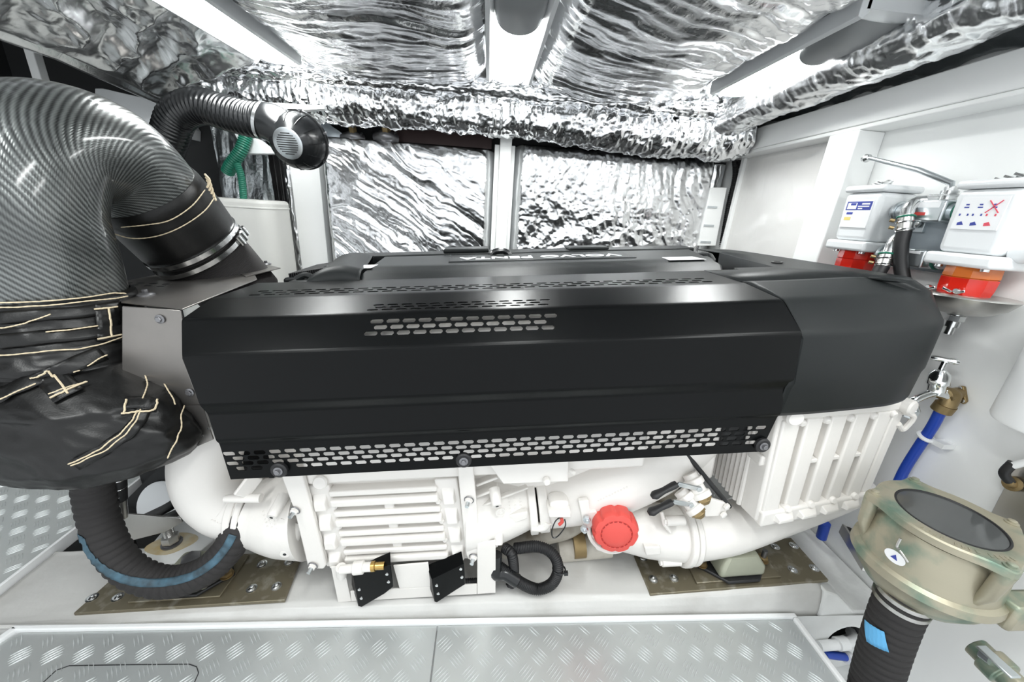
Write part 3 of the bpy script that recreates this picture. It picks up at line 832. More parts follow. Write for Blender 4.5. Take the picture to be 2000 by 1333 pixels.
# far valve covers, ribs and lifting pieces behind the name plate
g = G().box(-.62, 1.05, 1.86, 2.0, 1.04, 1.155).box(-.2, .02, 1.87, 1.99, 1.155, 1.175).box(.42, .62, 1.87, 1.99, 1.155, 1.168)
E(g, 'far_cover', 'cover2', bevel=.012, seg=3)
g = G()
for i in range(26): g.box(-.82 + i*.009, -.815 + i*.009, 1.62, 1.9, 1.09 + i*.0012, 1.115 + i*.0012)
E(g, 'ribbed_hose_guard', 'black', bevel=.001)
g = G().box(-.84, -.66, 1.60, 1.92, 1.02, 1.10).box(-.70, -.55, 1.66, 1.86, 1.06, 1.135).box(-.62, -.585, 1.74, 1.80, 1.10, 1.165)
E(g, 'breather_box', 'black_gloss', bevel=.014, seg=3)
g = G().box(-.72, -.59, 1.40, 1.52, 1.05, 1.118); bb = E(g, 'junction_box', 'cover2', bevel=.012, seg=3)
E(G().tube(spline([(-.70, 1.44, 1.12), (-.67, 1.45, 1.132), (-.64, 1.45, 1.12)], 4), .012, 10), 'box_lug', 'cover2', bb)
E(G().box(-.69, -.66, 1.385, 1.40, 1.085, 1.10), 'plug', 'green_lime', bb, bevel=.003)
q = E(G().tube(spline([(.02, 1.80, 1.13), (.05, 1.80, 1.165), (.10, 1.80, 1.165), (.13, 1.80, 1.13)], 5), .014, 10), 'lifting_eye', 'black_gloss')
E(G().lathe((.98, 1.66, 1.10), (0, .2, 1), [(.06, 0), (.06, .02), (.045, .045), (.02, .055)], 24), 'filler_cap', 'black_gloss')

# ---- engine core seen through the vents
E(G().box(-.60, .80, 1.06, 1.86, .42, 1.02), 'engine_block', 'white_paint', bevel=.01)
E(G().box(-.47, .36, .912, 1.10, .95, 1.038), 'manifold', 'white_paint', bevel=.02)
E(G().tube([(-.64, 1.0, .80), (-.2, .99, .81), (.3, .99, .80), (.78, 1.0, .80)], .05, 18), 'rail_pipe', 'pipe_dirty')
E(G().box(-.56, .50, .97, 1.06, .56, .71), 'cooler_shelf', 'white_paint', bevel=.01)
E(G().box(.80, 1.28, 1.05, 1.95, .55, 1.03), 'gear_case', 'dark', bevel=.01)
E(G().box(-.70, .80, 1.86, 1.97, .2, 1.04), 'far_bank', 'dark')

# ---- stainless heat shield on the left
g = G(); sh = [ep(x, y, 1.0) for x, y in ((238, 598), (353, 606), (359, 640), (356, 700), (395, 800), (417, 858), (338, 892), (238, 892))]
g.prism(sh, (0, .004, 0))
SH = E(g, 'heat_shield', 'shield', bevel=.0015)
tpz = sh[1].z + .006
def epb(px, py, b):
    n = Vector((-ST, 0, CT)); d = ROT @ Vector((px - 1000, -(py - 666), -FPX)); c = CAM - Vector((.08, 0, 0))
    s = (b - n.dot(c)) / n.dot(d); p = c + d * s
    return Vector((p.x * CT + p.z * ST, p.y, b))
st = [epb(x, y, tpz) for x, y in ((236, 590), (356, 603), (502, 545), (492, 524), (430, 512), (236, 550))]
g = G().prism(st, (0, 0, -.004)); STP = E(g, 'shield_top', 'shield', SH, bevel=.0015)
ext = [epb(x, y, tpz + .004) for x, y in ((480, 540), (548, 523), (520, 516), (430, 512))]
E(G().prism(ext, (0, 0, -.003)), 'shield_tab', 'shield', SH)
for (x, y) in ((286, 577), (520, 517)):
    p = epb(x, y, tpz)
    E(G().lathe(p, (0, 0, 1), [(.022, 0), (.022, .004), (.017, .008), (.010, .009)], 24).hexa(p + Vector((0, 0, .009)), (0, 0, 1), .008, .010), 'bolt', 'bolt_dark', SH)
for (x, y) in ((313, 623), (371, 766)):
    p = ep(x, y, .999)
    E(G().lathe(p, (0, -1, 0), [(.012, 0), (.012, .003), (.006, .005)], 18).hexa(p, (0, -1, 0), .008, .009), 'bolt', 'bolt_dark', SH)
for i, (x, y) in enumerate(((250, 553), (275, 553), (300, 554), (325, 555), (262, 557), (290, 558), (315, 559))):
    p = epb(x, y, tpz); E(G().box(p.x-.012, p.x+.012, p.y-.005, p.y+.005, tpz-.001, tpz+.0012), 'vent_slot', 'dark', STP)
E(G().prism([ep(x, y, .997) for x, y in ((345, 793), (396, 791), (417, 858), (338, 892), (360, 840))], (0, -.002, 0)), 'lower_tab', 'shield', SH)
for (x, y) in ((369, 853), (395, 851), (362, 872), (408, 837)):
    p = ep(x, y, .995); E(G().lathe(p, (0, -1, 0), [(.0035, 0), (.003, .002)], 10), 'rivet', 'steel', SH)
E(G().prism([ep(x, y, 1.06) for x, y in ((240, 600), (345, 610), (400, 860), (345, 880), (240, 880))], (0, .004, 0)), 'inner_shield', 'shield', SH)
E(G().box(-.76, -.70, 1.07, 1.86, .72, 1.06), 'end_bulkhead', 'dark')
# ================================================================== WHITE CASTINGS UNDER THE COVER
def epl(pts): return [ep(x, y, Y) for x, y, Y in pts]
def ebvh(o): return BVHTree.FromPolygons([e2w(*(v.co + EOFF)) for v in o.data.vertices], [tuple(q.vertices) for q in o.data.polygons])
def w2e(p): return Vector(((p.x - .08) * CT + p.z * ST, p.y, -(p.x - .08) * ST + p.z * CT))
def cast_letters(o, pts, s=.0032):
    bv = ebvh(o); g = G(); k = 0
    for x, y in pts:
        d = (ROT @ Vector((x - 1000, -(y - 666), -FPX))).normalized()
        h, n, _, _ = bv.ray_cast(CAM, d)
        if h is None: continue
        p = w2e(h); n = w2e(n) - w2e(Vector((0, 0, 0))); n = n if n.y < 0 else -n
        ux, uy, _ = frame(n); k += 1
        c = p + n * .0006
        strokes = [((-1, -1), (-1, 1)), ((-1, 1), (1, 1)), ((1, 1), (1, -1))] if k % 3 else [((-1, 0), (1, 0)), ((0, -1), (0, 1))]
        for (a, b), (e, f) in strokes: g.bar(c + (ux*a + uy*b)*s*.7, c + (ux*e + uy*f)*s*.7, s*.35, .0014, n)
    if g.v: E(g, 'cast_letters', 'white_paint', o)
# ---- charge air cooler with ribbed face
ca0, ca1, cb0, cb1 = -.575, -.070, .215, .575
cy = .985
CC = E(G().box(ca0 - .01, ca1 + .01, cy + .02, 1.20, cb0 - .02, .62), 'cooler_housing', 'white_paint', bevel=.012, seg=3)
tl_, tr_, br_, bl_ = ep(596, 948, cy), ep(893, 933, cy), ep(918, 1090, cy), ep(638, 1106, cy)
def face(u, v, y=0.):       # u 0..1 left to right, v 0..1 top to bottom on the ribbed face
    p = tl_.lerp(tr_, u).lerp(bl_.lerp(br_, u), v)
    return Vector((p.x, cy + y, p.z))
def fbox(g, u0, u1, v0, v1, y0, y1):
    A = [face(u0, v0), face(u1, v0), face(u1, v1), face(u0, v1)]
    g.prism([Vector((p.x, y0 + cy, p.z)) for p in A], (0, y1 - y0, 0)); return g
for u0, u1 in ((0, .155), (.845, 1.)):
    cl = E(fbox(G(), u0, u1, 0, 1, -.004, .03), 'end_flange', 'white_paint', CC, bevel=.006, seg=3)
    for i in range(4):
        v = .10 + i * .235; a, b = u0 + .035, u1 - .03
        gg = G()
        o_ = [face(a, v), face(b, v), face(b, v + .17), face(a, v + .17)]
        i_ = [face(a + .012, v + .075), face(b - .012, v + .075), face(b - .008, v + .155), face(a + .008, v + .155)]
        vs = [Vector((p.x, cy - .004, p.z)) for p in o_] + [Vector((p.x, cy - .022, p.z)) for p in i_]
        gg.add(vs, [(0, 1, 5, 4), (1, 2, 6, 5), (2, 3, 7, 6), (3, 0, 4, 7), (4, 5, 6, 7)])
        E(gg, 'flange_lug', 'white_paint', cl, bevel=.004, seg=3)
for i in range(4):
    v = .055 + i * .238
    r1 = fbox(G(), .15, .86, v, v + .060, -.016, .03); E(r1, 'rib', 'white_paint', CC, bevel=.006, seg=3)
    r2 = fbox(G(), .15, .86, v + .088, v + .168, -.022, .03); E(r2, 'rib', 'white_paint', CC, bevel=.007, seg=3)
    if i < 3: E(fbox(G(), .485, .55, v + .16, v + .245, -.008, .03), 'bridge', 'white_paint', CC, bevel=.004)
    for u in (.158, .85):
        p = face(u, v + .19); E(G().lathe((p.x, cy + .0, p.z), (0, -1, 0), [(.010, 0), (.010, .008), (.006, .013)], 14), 'boss', 'white_paint', CC)
E(G().lathe(ep(628, 940, .97), (0, -1, .3), [(.022, -.03), (.022, .012), (.018, .016), (.0, .017)], 22), 'core_plug', 'white_paint', CC)
# ---- the two clamp bars with studs
def clamp(pts, studs, Y=.955):
    o = E(G().prism([ep(x, y, Y) for x, y in pts], (0, .02, 0)), 'clamp_bar', 'white_paint', bevel=.004)
    for x, y in studs:
        p = ep(x, y, Y)
        s = E(G().lathe(p, (-.2, -1, -.15), [(.015, 0), (.015, .003)], 18).hexa(p, (-.2, -1, -.15), .012, .012), 'nut', 'white_paint', o)
        E(G().cyl(p + Vector((-.002, -.01, -.002)), p + Vector((-.006, -.026, -.005)), .0065, .0065, 12), 'stud', 'zinc', o)
        E(G().torus(p + Vector((0, -.002, 0)), (-.2, -1, -.15), .0145, .002, 20, 6), 'washer', 'bolt_dark', o)
    return o
clamp([(549, 930), (590, 926), (637, 1104), (632, 1112), (606, 1112), (600, 1104), (575, 1000)], [(577, 996), (612, 1104)])
clamp([(893, 912), (924, 910), (939, 1080), (938, 1090), (914, 1094), (910, 1085)], [(916, 976), (925, 1087)])
# ---- left end bonnet and elbow
def ax_tube(px, r, Y, n=10, seg=36):
    S = spline([ep(x, y, yy) for x, y, yy in px], n)
    rr = np.interp(np.linspace(0, 1, len(S)), np.linspace(0, 1, len(r)), r)
    return S, list(rr)
S, rr = ax_tube([(608, 1000, 1.1), (560, 1003, 1.1), (520, 1001, 1.1), (494, 996, 1.1)], [.155, .142, .120, .108], 1.1)
EB = E(G().tube(S, rr, 36), 'end_bonnet', 'white_paint', smooth=50)
S, rr = ax_tube([(500, 996, 1.1), (472, 994, 1.1)], [.113, .113], 1.1)
E(G().tube([S[0], S[len(S)//2 - 1]], .113, 40).tube([S[len(S)//2], S[-1]], .111, 40), 'joint_ring', 'white_paint', EB, bevel=.004)
def lug(p, q, r=.014, par=None):
    d = (q - p).normalized()
    o = E(G().tube([p, p.lerp(q, .92), q], [r * 1.15, r, r * .85], 16).cyl(q - d * .004, q + d*.0006, r * .86), 'boss_stud', 'white_paint', par, bevel=0)
    E(G().cyl(q - d*.004, q + d * .0012, r * .32), 'stud_hole', 'dark', o)
lug(ep(555, 968, 1.02), ep(530, 1011, .95), .0165, EB); lug(ep(574, 1046, 1.02), ep(556, 1083, .95), .0165, EB)
lug(ep(510, 973, 1.0), ep(440, 974, 1.0), .0125, EB)
E(G().tube([ep(545, 1050, 1.04), ep(575, 1048, 1.0), ep(588, 1020, 1.02)], [.02, .022, .02], 14), 'web', 'white_paint', EB)
E(G().bar(ep(470, 970, .99), ep(500, 930, 1.03), .012, .05), 'web', 'white_paint', EB, bevel=.004)
p = ep(556, 1018, .985); E(G().lathe(p, (-.3, -1, -.1), [(.018, 0), (.018, .006), (.013, .006), (.013, .003), (.007, .003), (.007, .007)], 22), 'cast_roundel', 'white_paint', EB)
S, rr = ax_tube([(478, 994, 1.1), (444, 984, 1.1), (414, 956, 1.1), (402, 912, 1.11), (412, 860, 1.13), (436, 820, 1.16)], [.106, .104, .102, .102, .102, .102], 1.1, 12)
EL = E(G().tube(S, rr, 40), 'intake_elbow', 'white_paint', smooth=60)
cast_letters(EL, [(414 + i*5.5, 1016 + i*2.4) for i in range(9)])
# ---- right end bonnet, joint, hot side pipe
S, rr = ax_tube([(915, 985, 1.1), (950, 984, 1.1), (1000, 980, 1.1), (1038, 976, 1.1)], [.160, .150, .118, .092], 1.1)
RB = E(G().tube(S, rr, 36), 'end_bonnet', 'white_paint', smooth=50)
for i in range(7):
    v = 940 + i * 22
    E(G().bar(ep(930, v + 4, 1.0), ep(972, v - 12, 1.0), .03, .009, (0, 0, 1)), 'rib', 'white_paint', RB, bevel=.003)
E(G().bar(ep(978, 970, 1.0), ep(1030, 950, 1.03), .02, .008), 'rib', 'white_paint', RB, bevel=.003)
lug(ep(965, 955, 1.0), ep(971, 989, .95), .0165, RB); lug(ep(974, 1020, 1.0), ep(973, 1064, .955), .0165, RB)
E(G().prism([ep(x, y, .985) for x, y in ((975, 1035), (1030, 1013), (1030, 1000), (980, 1010), (968, 1045))], (0, .02, 0)), 'web', 'white_paint', RB, bevel=.005)
p = ep(977, 999, .965); E(G().lathe(p, (.2, -1, -.1), [(.017, 0), (.017, .005), (.012, .005), (.012, .003), (.006, .003), (.006, .006)], 22), 'cast_roundel', 'white_paint', RB)
cast_letters(RB, [(994 + i*11 + j*.6, 974 + j*6.5) for i in range(3) for j in range(7)])
cast_letters(EB, [(514 + i*9 + j*2, 1000 + j*7 + i*2) for i in range(3) for j in range(5)])
S, rr = ax_tube([(1030, 980, 1.1), (1066, 976, 1.1)], [.105, .105], 1.1)
E(G().tube([S[0], S[4]], .112, 40).tube([S[5], S[-1]], .109, 40), 'joint_ring', 'white_paint', RB, bevel=.004)
E(G().tube(spline([ep(1037, 1029, 1.0), ep(1060, 1029, 1.0), ep(1070, 1018, 1.0)], 5), .016, 14), 'hinge_lug', 'white_paint', RB)
S, rr = ax_tube([(1056, 977, 1.1), (1120, 962, 1.1), (1200, 935, 1.1), (1280, 895, 1.12), (1350, 835, 1.15)], [.098, .112, .122, .122, .118], 1.1, 12)
HP = E(G().tube(S, rr, 40), 'charge_pipe', 'white_paint', smooth=60)
p = ep(1093, 987, .985); g = G()
vs = []
for k in range(24):
    a = 2*math.pi*k/24; vs.append((p.x + .033*math.copysign(abs(math.cos(a))**.7, math.cos(a)), .985, p.z + .016*math.copysign(abs(math.sin(a))**.8, math.sin(a))))
E(G().prism(vs, (0, .05, 0)), 'cast_pad', 'white_paint', HP, bevel=.006, seg=3)
E(G().prism([ep(x, y, .965) for x, y in ((1071, 1000), (1115, 998), (1116, 1012), (1072, 1012))], (0, .06, 0)), 'sensor_body', 'white_paint', HP, bevel=.004)
E(G().tube(spline([ep(1096, 1012, .98), ep(1098, 1019, .975), ep(1092, 1025, .975)], 4), .006, 8), 'red_connector', 'red', HP)
E(G().tube(spline([ep(1103, 1014, .97), ep(1104, 1028, .96), ep(1090, 1047, .955), ep(1080, 1050, .955), ep(1078, 1036, .955), ep(1085, 1018, .96), ep(1095, 1010, .97)], 6), .0022, 6), 'cable_tie', 'black_gloss', HP)
cast_letters(HP, [(1168 + i*5.6, 979 - i*2.7) for i in range(11)])
E(G().prism([ep(x, y, .975) for x, y in ((1130, 980), (1150, 978), (1153, 1000), (1166, 999), (1170, 1020), (1165, 1030), (1140, 1032), (1135, 1005))], (0, .02, 0)), 'pipe_bracket', 'white_paint', HP, bevel=.004)
for x, y in ((1146, 1012), (1141, 1031)):
    p = ep(x, y, .97); E(G().hexa(p, (-.2, -1, 0), .013, .012).cyl(p, p + Vector((-.002, -.018, -.002)), .006), 'bolt', 'zinc', HP)
# ---- angled bracket sheet under the cover
o = E(G().prism([ep(x, y, .945) for x, y in ((953, 905), (1111, 897), (1110, 941), (983, 946))], (0, .008, 0)), 'bracket_sheet', 'white_paint', bevel=.003)
p = ep(1067, 936, .944); E(G().lathe(p, (0, -1, -.1), [(.011, 0), (.011, .014), (.008, .018)], 16), 'boss_stud', 'white_paint', o)
p = ep(1115, 919, .946); E(G().lathe(p, (.6, -1, 0), [(.008, 0), (.008, .012), (.006, .016)], 12), 'boss_stud', 'white_paint', o)
E(G().prism([ep(x, y, .975) for x, y in ((1112, 897), (1172, 893), (1168, 912), (1114, 915))], (0, .02, 0)), 'bracket_step', 'white_paint', o, bevel=.003)

# ---- coolant filler with red cap
FN = E(G().tube([ep(1215, 1024, 1.05), ep(1203, 1034, .985)], [.064, .062], 30), 'filler_neck', 'white_paint', bevel=.003)
E(G().torus(ep(1190, 1040, .975), (-.35, -1, .25), .070, .008, 36, 8), 'neck_collar', 'white_paint', FN)
E(G().prism([ep(x, y, .985) for x, y in ((1148, 1046), (1160, 1046), (1176, 1070), (1205, 1076), (1203, 1084), (1166, 1076))], (0, .015, 0)), 'collar_tab', 'white_paint', FN, bevel=.004)
# scalloped cap as one lathe-like shape
c0 = ep(1200, 1030, .955); ax = Vector((-.12, -1, .12)).normalized(); fx, fy, fd = frame(ax)
vs = []; n = 96; lv = [(1.0, -.022), (1.02, .012), (1.0, .024), (.93, .032), (.70, .036), (.67, .034), (.64, .036), (.3, .040), (.02, .041)]
for q, h in lv:
    for k in range(n):
        a = 2*math.pi*k/n
        s = .075 * q * (1 - (.075 * max(0, math.cos(8*a)) ** 3 if q > .9 else 0))
        vs.append(c0 + fd*h + (fx*math.cos(a) + fy*math.sin(a)) * s)
fs = [(i*n+k, i*n+(k+1) % n, (i+1)*n+(k+1) % n, (i+1)*n+k) for i in range(len(lv)-1) for k in range(n)] + [tuple((len(lv)-1)*n + k for k in range(n))]
CAP = E(G().add(vs, fs), 'filler_cap', 'red', FN, smooth=40)
g = G()
for k in range(20):
    a = 2*math.pi*k/20; a2 = a + .2
    P = lambda t: c0 + fd*.0365 + (fx*math.cos(t) + fy*math.sin(t)) * .049
    g.bar(P(a), P(a2), .0022, .0014, fd)
E(g, 'cap_print', 'red_print', CAP, smooth=0)
CAP['label'] = 'scalloped red filler cap'

# ---- lower coolant pipe
S, rr = ax_tube([(1200, 1030, 1.06), (1262, 1034, 1.06), (1330, 1040, 1.06), (1420, 1030, 1.06), (1520, 1004, 1.08), (1610, 980, 1.10), (1690, 955, 1.14)], [.075, .098, .102, .094, .078, .062, .048], 1.06, 10)
LP = E(G().tube(S, rr, 40), 'coolant_pipe', 'white_paint', smooth=60)
p0, p1 = ep(1322, 1040, 1.06), ep(1346, 1040, 1.06)
E(G().cyl(p0, p0.lerp(p1, .5), .118, .118, 44).cyl(p0.lerp(p1, .55), p1, .114, .114, 44), 'joint_flange', 'white_paint', LP, bevel=.005)
for x, y in ((1308, 1018), (1300, 1098)):
    E(G().cyl(ep(x - 8, y, .985), ep(x + 28, y - 2, .985), .0165, .0165, 18).hexa(ep(x - 6, y, .985), (-1, 0, 0), .013, .012), 'flange_bolt', 'white_paint', LP, bevel=.002)
E(G().prism([ep(x, y, .955) for x, y in ((1259, 1070), (1290, 1069), (1292, 1084), (1262, 1086))], (0, .03, 0)), 'cast_pad', 'white_paint', LP, bevel=.004)
E(G().tube([ep(1292, 1000, 1.0), ep(1298, 1024, .98), ep(1310, 1040, .98)], [.006, .008, .006], 8), 'web', 'white_paint', LP)

# ---- drain valves
def drain(p_top, p_bot, lev0, lev1, Y):
    a, b = ep(*p_top, Y), ep(*p_bot, Y - .05)
    d = (b - a).normalized()
    L = (b - a).length
    v = E(G().tube([a, a + d*L*.2, a + d*L*.22, a + d*L*.45, a + d*L*.5, b - d*.02, b - d*.018, b], [.024, .024, .033, .033, .024, .024, .032, .031], 24), 'drain_valve', 'white_paint', bevel=.002)
    E(G().tube([b, b + d*.012, b + d*.022], [.021, .021, .010], 16).hexa(b, d, .026, .009), 'brass_plug', 'brass_old', v)
    m = a.lerp(b, .38); h0, h1 = ep(*lev0, Y - .06), ep(*lev1, Y - .07)
    E(G().bar(m + Vector((0, -.03, 0)), h0, .02, .005, (0, 1, .4)).hexa(m + Vector((0, -.026, 0)), (0, -1, 0), .010, .010), 'lever', 'zinc', v, bevel=.001)
    S = spline([h0, h0.lerp(h1, .35), h0.lerp(h1, .7), h1], 5)
    E(G().tube(S, list(np.interp(np.linspace(0, 1, len(S)), [0, .1, .5, .85, 1], [.012, .014, .012, .017, .008])), 14, squash=.6), 'grip', 'black', v, smooth=60)
drain((1346, 925), (1373, 972), (1322, 945), (1272, 971), 1.0)
drain((1328, 958), (1362, 999), (1313, 980), (1266, 1003), .985)
o = E(G().prism([ep(x, y, .955) for x, y in ((1372, 990), (1390, 975), (1415, 982), (1424, 990), (1414, 1008), (1378, 1010))], (0, .012, 0)), 'valve_bracket', 'white_paint', bevel=.003)
for x, y in ((1417, 988), (1411, 1004)):
    E(G().hexa(ep(x, y, .954), (.3, -1, 0), .012, .010), 'bolt', 'white_paint', o)
E(G().tube(spline([ep(1335, 880, 1.03), ep(1380, 935, 1.0), ep(1425, 990, .99)], 8), .008, 10), 'gap_shade', 'dark')  # dark tube drawn in place of the shaded gap along the fins

# ---- heat exchanger at the nose
HY0, HY1 = .935, 1.02
hx = [ep(1532, 806, HY0), ep(1776, 786, HY1), ep(1690, 984, HY1), ep(1482, 1026, HY0)]
def hf(u, v, y=0.):
    p = hx[0].lerp(hx[1], u).lerp(hx[3].lerp(hx[2], u), v); return p + Vector((0, y, 0))
def hbox(u0, u1, v0, v1, y0, y1):
    A = [hf(u0, v0, y0), hf(u1, v0, y0), hf(u1, v1, y0), hf(u0, v1, y0)]
    return G().prism(A, (0, y1 - y0, 0))
HX = E(hbox(.02, .98, .02, .98, .03, .30), 'heat_exchanger', 'white_paint', bevel=.008)
for i, u in enumerate((.0, .185, .375, .565, .755)):
    E(hbox(u + (.0 if i else .0), u + (.13 if i else .14), .06, .88, -.004, .05), 'rib', 'white_paint', HX, bevel=.008, seg=3)
E(hbox(.90, 1.0, .04, .88, .0, .05), 'rib', 'white_paint', HX, bevel=.008, seg=3)
for i in range(3):
    u = .315 + .19 * i
    E(hbox(u - .01, u + .06, .44, .475, .002, .05), 'bridge', 'white_paint', HX, bevel=.003)
bh = E(hbox(-.01, 1.0, .86, 1.0, -.012, .06), 'lower_header', 'white_paint', HX, bevel=.009, seg=3)
for i in range(4):
    u = .10 + .205 * i
    A = [hf(u, .89, -.012), hf(u + .15, .89, -.012), hf(u + .15, .96, -.012), hf(u, .96, -.012)]
    Bq = [hf(u + .02, .92, -.03), hf(u + .13, .92, -.03), hf(u + .14, .95, -.03), hf(u + .01, .95, -.03)]
    E(G().add(A + Bq, [(0, 1, 5, 4), (1, 2, 6, 5), (2, 3, 7, 6), (3, 0, 4, 7), (4, 5, 6, 7)]), 'header_lug', 'white_paint', bh, bevel=.003)
    E(G().lathe(hf(u + .1, .865, 0), (0, -1, .3), [(.014, -.01), (.014, .01), (.009, .018)], 14), 'boss', 'white_paint', bh)
for u in (.06, .35, .62, .93):
    E(G().lathe(hf(u, 1.0, .03), (0, -.3, -1), [(.018, -.02), (.018, .012), (.012, .018)], 16), 'boss', 'white_paint', bh)
E(hbox(-.0, 1.0, -.02, .07, -.004, .08), 'upper_header', 'white_paint', HX, bevel=.01, seg=3)
for u, v in ((.05, .02), (.965, .02)):
    p = hf(u, v, -.004); E(G().lathe(p, (-.1 if u < .5 else .3, -1, 0), [(.026, -.02), (.026, .016), (.021, .022), (0, .023)], 24), 'header_plug', 'white_paint', HX)
for u in (.14, .33, .52, .71, .88):
    p = hf(u, .085, -.004); E(G().lathe(p, (0, -1, -.3), [(.013, -.01), (.012, .005), (.008, .010)], 12), 'boss', 'white_paint', HX)
# side wall and finned core running back from the left edge
sd = [ep(1532, 806, HY0), ep(1482, 1026, HY0)]
wl = [hx[0] + Vector((-.012, .004, 0)), hx[3] + Vector((-.012, .004, .012)), hx[3] + Vector((-.02, .075, .012)), hx[0] + Vector((-.02, .075, 0))]
E(G().prism(wl, (.03, 0, 0)), 'side_wall', 'white_paint', HX, bevel=.006)
E(G().prism([ep(x, y, .952) for x, y in ((1488, 893), (1522, 890), (1512, 908), (1482, 912))], (0, .06, 0)), 'cast_pad', 'white_paint', HX, bevel=.006)
E(G().prism([Vector((.885, 1.005, .36)), Vector((.885, 1.005, .78)), Vector((.885, 1.36, .78)), Vector((.885, 1.36, .36))], (.06, 0, 0)), 'core', 'white_paint', HX)
for i in range(15):
    y = 1.015 + i * .0225; z0 = hx[3].z + .02
    E(G().tube([(.882, y, z0), (.882, y, .78)], .0095, 8), 'fin', 'white_paint', HX)
E(G().tube(spline([hf(.97, .08, .0), hf(1.06, .12, -.01), hf(1.05, .25, .0), hf(.98, .19, 0)], 6), .009, 10), 'pipe_loop', 'white_paint', HX)

# ---- mounting sheet with two black boxes below the cooler
MS = .948
def frame_plate(pts_out, wins, Y, th):
    """sheet with rectangular windows built from strips"""
    g = G()
    for w_ in wins: g.prism([ep(x, y, Y) for x, y in w_], (0, th, 0))
    return g
o = E(frame_plate(None, [[(646, 1108), (672, 1108), (686, 1175), (660, 1177)], [(768, 1106), (836, 1100), (842, 1146.5), (780, 1150)], [(932, 1062), (968, 1056), (968, 1158.5), (932, 1161)],
                         [(684, 1156), (931.5, 1142), (931.5, 1161), (686, 1175)]], MS, .006), 'mounting_sheet', 'white_paint', bevel=.0015)
def black_box(A, name='relay_box'):
    q = [ep(x, y, .925) for x, y in A]
    b = E(G().prism(q, (0, .008, 0)), name, 'cover', o, bevel=.003)
    return b, q
for A, scr, back in (([(690, 1127), (763, 1104), (768, 1147), (752, 1160), (706, 1187), (700, 1185)], [(756, 1121), (759, 1136), (702, 1151), (706, 1168)], (684, 1118)),
                     ([(843, 1132), (906, 1102), (909, 1142), (893, 1152), (853, 1178), (849, 1176)], [(900, 1111), (902, 1127), (853, 1143), (856, 1159)], (832, 1112))):
    b, q = black_box(A)
    e0 = ep(*back, .95)
    top = [q[0], q[1], Vector((q[1].x - .01, .965, q[1].z + .012)), Vector((e0.x, .965, e0.z))]
    E(G().prism(top, (0, 0, -.004)), 'box_top', 'cover', b, bevel=.001)
    side = [q[0], q[-1], Vector((q[-1].x - .028, .965, q[-1].z + .055)), Vector((e0.x, .965, e0.z))]
    E(G().prism(side, (.004, 0, 0)), 'box_side', 'cover', b, bevel=.001)
    for s in scr:
        p = ep(*s, .9245); E(G().lathe(p, (0, -1, 0), [(.0055, 0), (.005, .003), (.002, .004)], 12), 'screw', 'steel', b)
# drain elbow with brass tail
a, b_, c = ep(665, 1117, .93), ep(705, 1110, .93), ep(752, 1106, .93)
o2 = E(G().tube([ep(668, 1124, .945), ep(666, 1108, .935)], [.017, .017], 16).tube([ep(664, 1113, .932), ep(690, 1110, .932), ep(691, 1110, .932), ep(710, 1108, .932), ep(711, 1108, .932), ep(727, 1107, .932)], [.014, .014, .021, .021, .015, .015], 18), 'drain_elbow', 'white_paint', bevel=.002)
E(G().tube([ep(726, 1107, .932), ep(733, 1106, .932), ep(734, 1106, .932), ep(751, 1105, .932)], [.016, .016, .012, .012], 16), 'brass_tail', 'brass', o2)
# corrugated cable hoses
for path, r in (([(930, 1155, 1.0), (985, 1150, 1.0), (1003, 1130, .99), (1000, 1085, .99), (985, 1070, 1.02)], .019),
                ([(968, 1102, .985), (990, 1118, .97), (1020, 1140, .955), (1050, 1151, .95), (1078, 1140, .95), (1090, 1112, .96), (1080, 1083, .98), (1050, 1068, 1.0), (1005, 1072, 1.02)], .020),
                ([(905, 1138, .965), (935, 1136, .97), (965, 1130, .99)], .014)):
    P, R = hose_rings([ep(*q) for q in path], r, .0062, .003)
    E(G().tube(P, R, 16), 'cable_hose', 'black', smooth=80)
E(G().tube(spline([ep(968, 1083, .98), ep(968, 1118, .965), ep(985, 1120, .968), ep(1010, 1135, .957)], 6), .0235, 14), 'hose_sleeve', 'black_gloss')
E(G().torus(ep(1092, 1112, .96), (.1, .1, 1), .022, .003, 20, 6).box(*(lambda p: (p.x+.016, p.x+.03, p.y-.012, p.y-.002, p.z-.01, p.z+.004))(ep(1092, 1116, .96))), 'cable_tie', 'black_gloss')
# dirty pipes and sump behind
E(G().tube(spline([ep(950, 1090, 1.15), ep(1040, 1052, 1.12), ep(1110, 1032, 1.12), ep(1150, 1000, 1.15)], 8), .036, 20), 'return_pipe', 'pipe_dirty')
E(G().tube([ep(1090, 1072, 1.12), ep(1190, 1062, 1.12)], .05, 24), 'oil_pipe', 'pipe_dirty')
E(G().tube([ep(1118, 1062, 1.11), ep(1140, 1060, 1.11)], .054, 24), 'pipe_band', 'brass_old')
E(G().box(-.35, .75, 1.15, 1.75, .16, .45), 'oil_sump', 'pipe_dirty', bevel=.04, seg=3)
E(G().box(-.86, -.55, 1.25, 1.7, .2, .6), 'gearbox', 'white_paint', bevel=.03, seg=3)
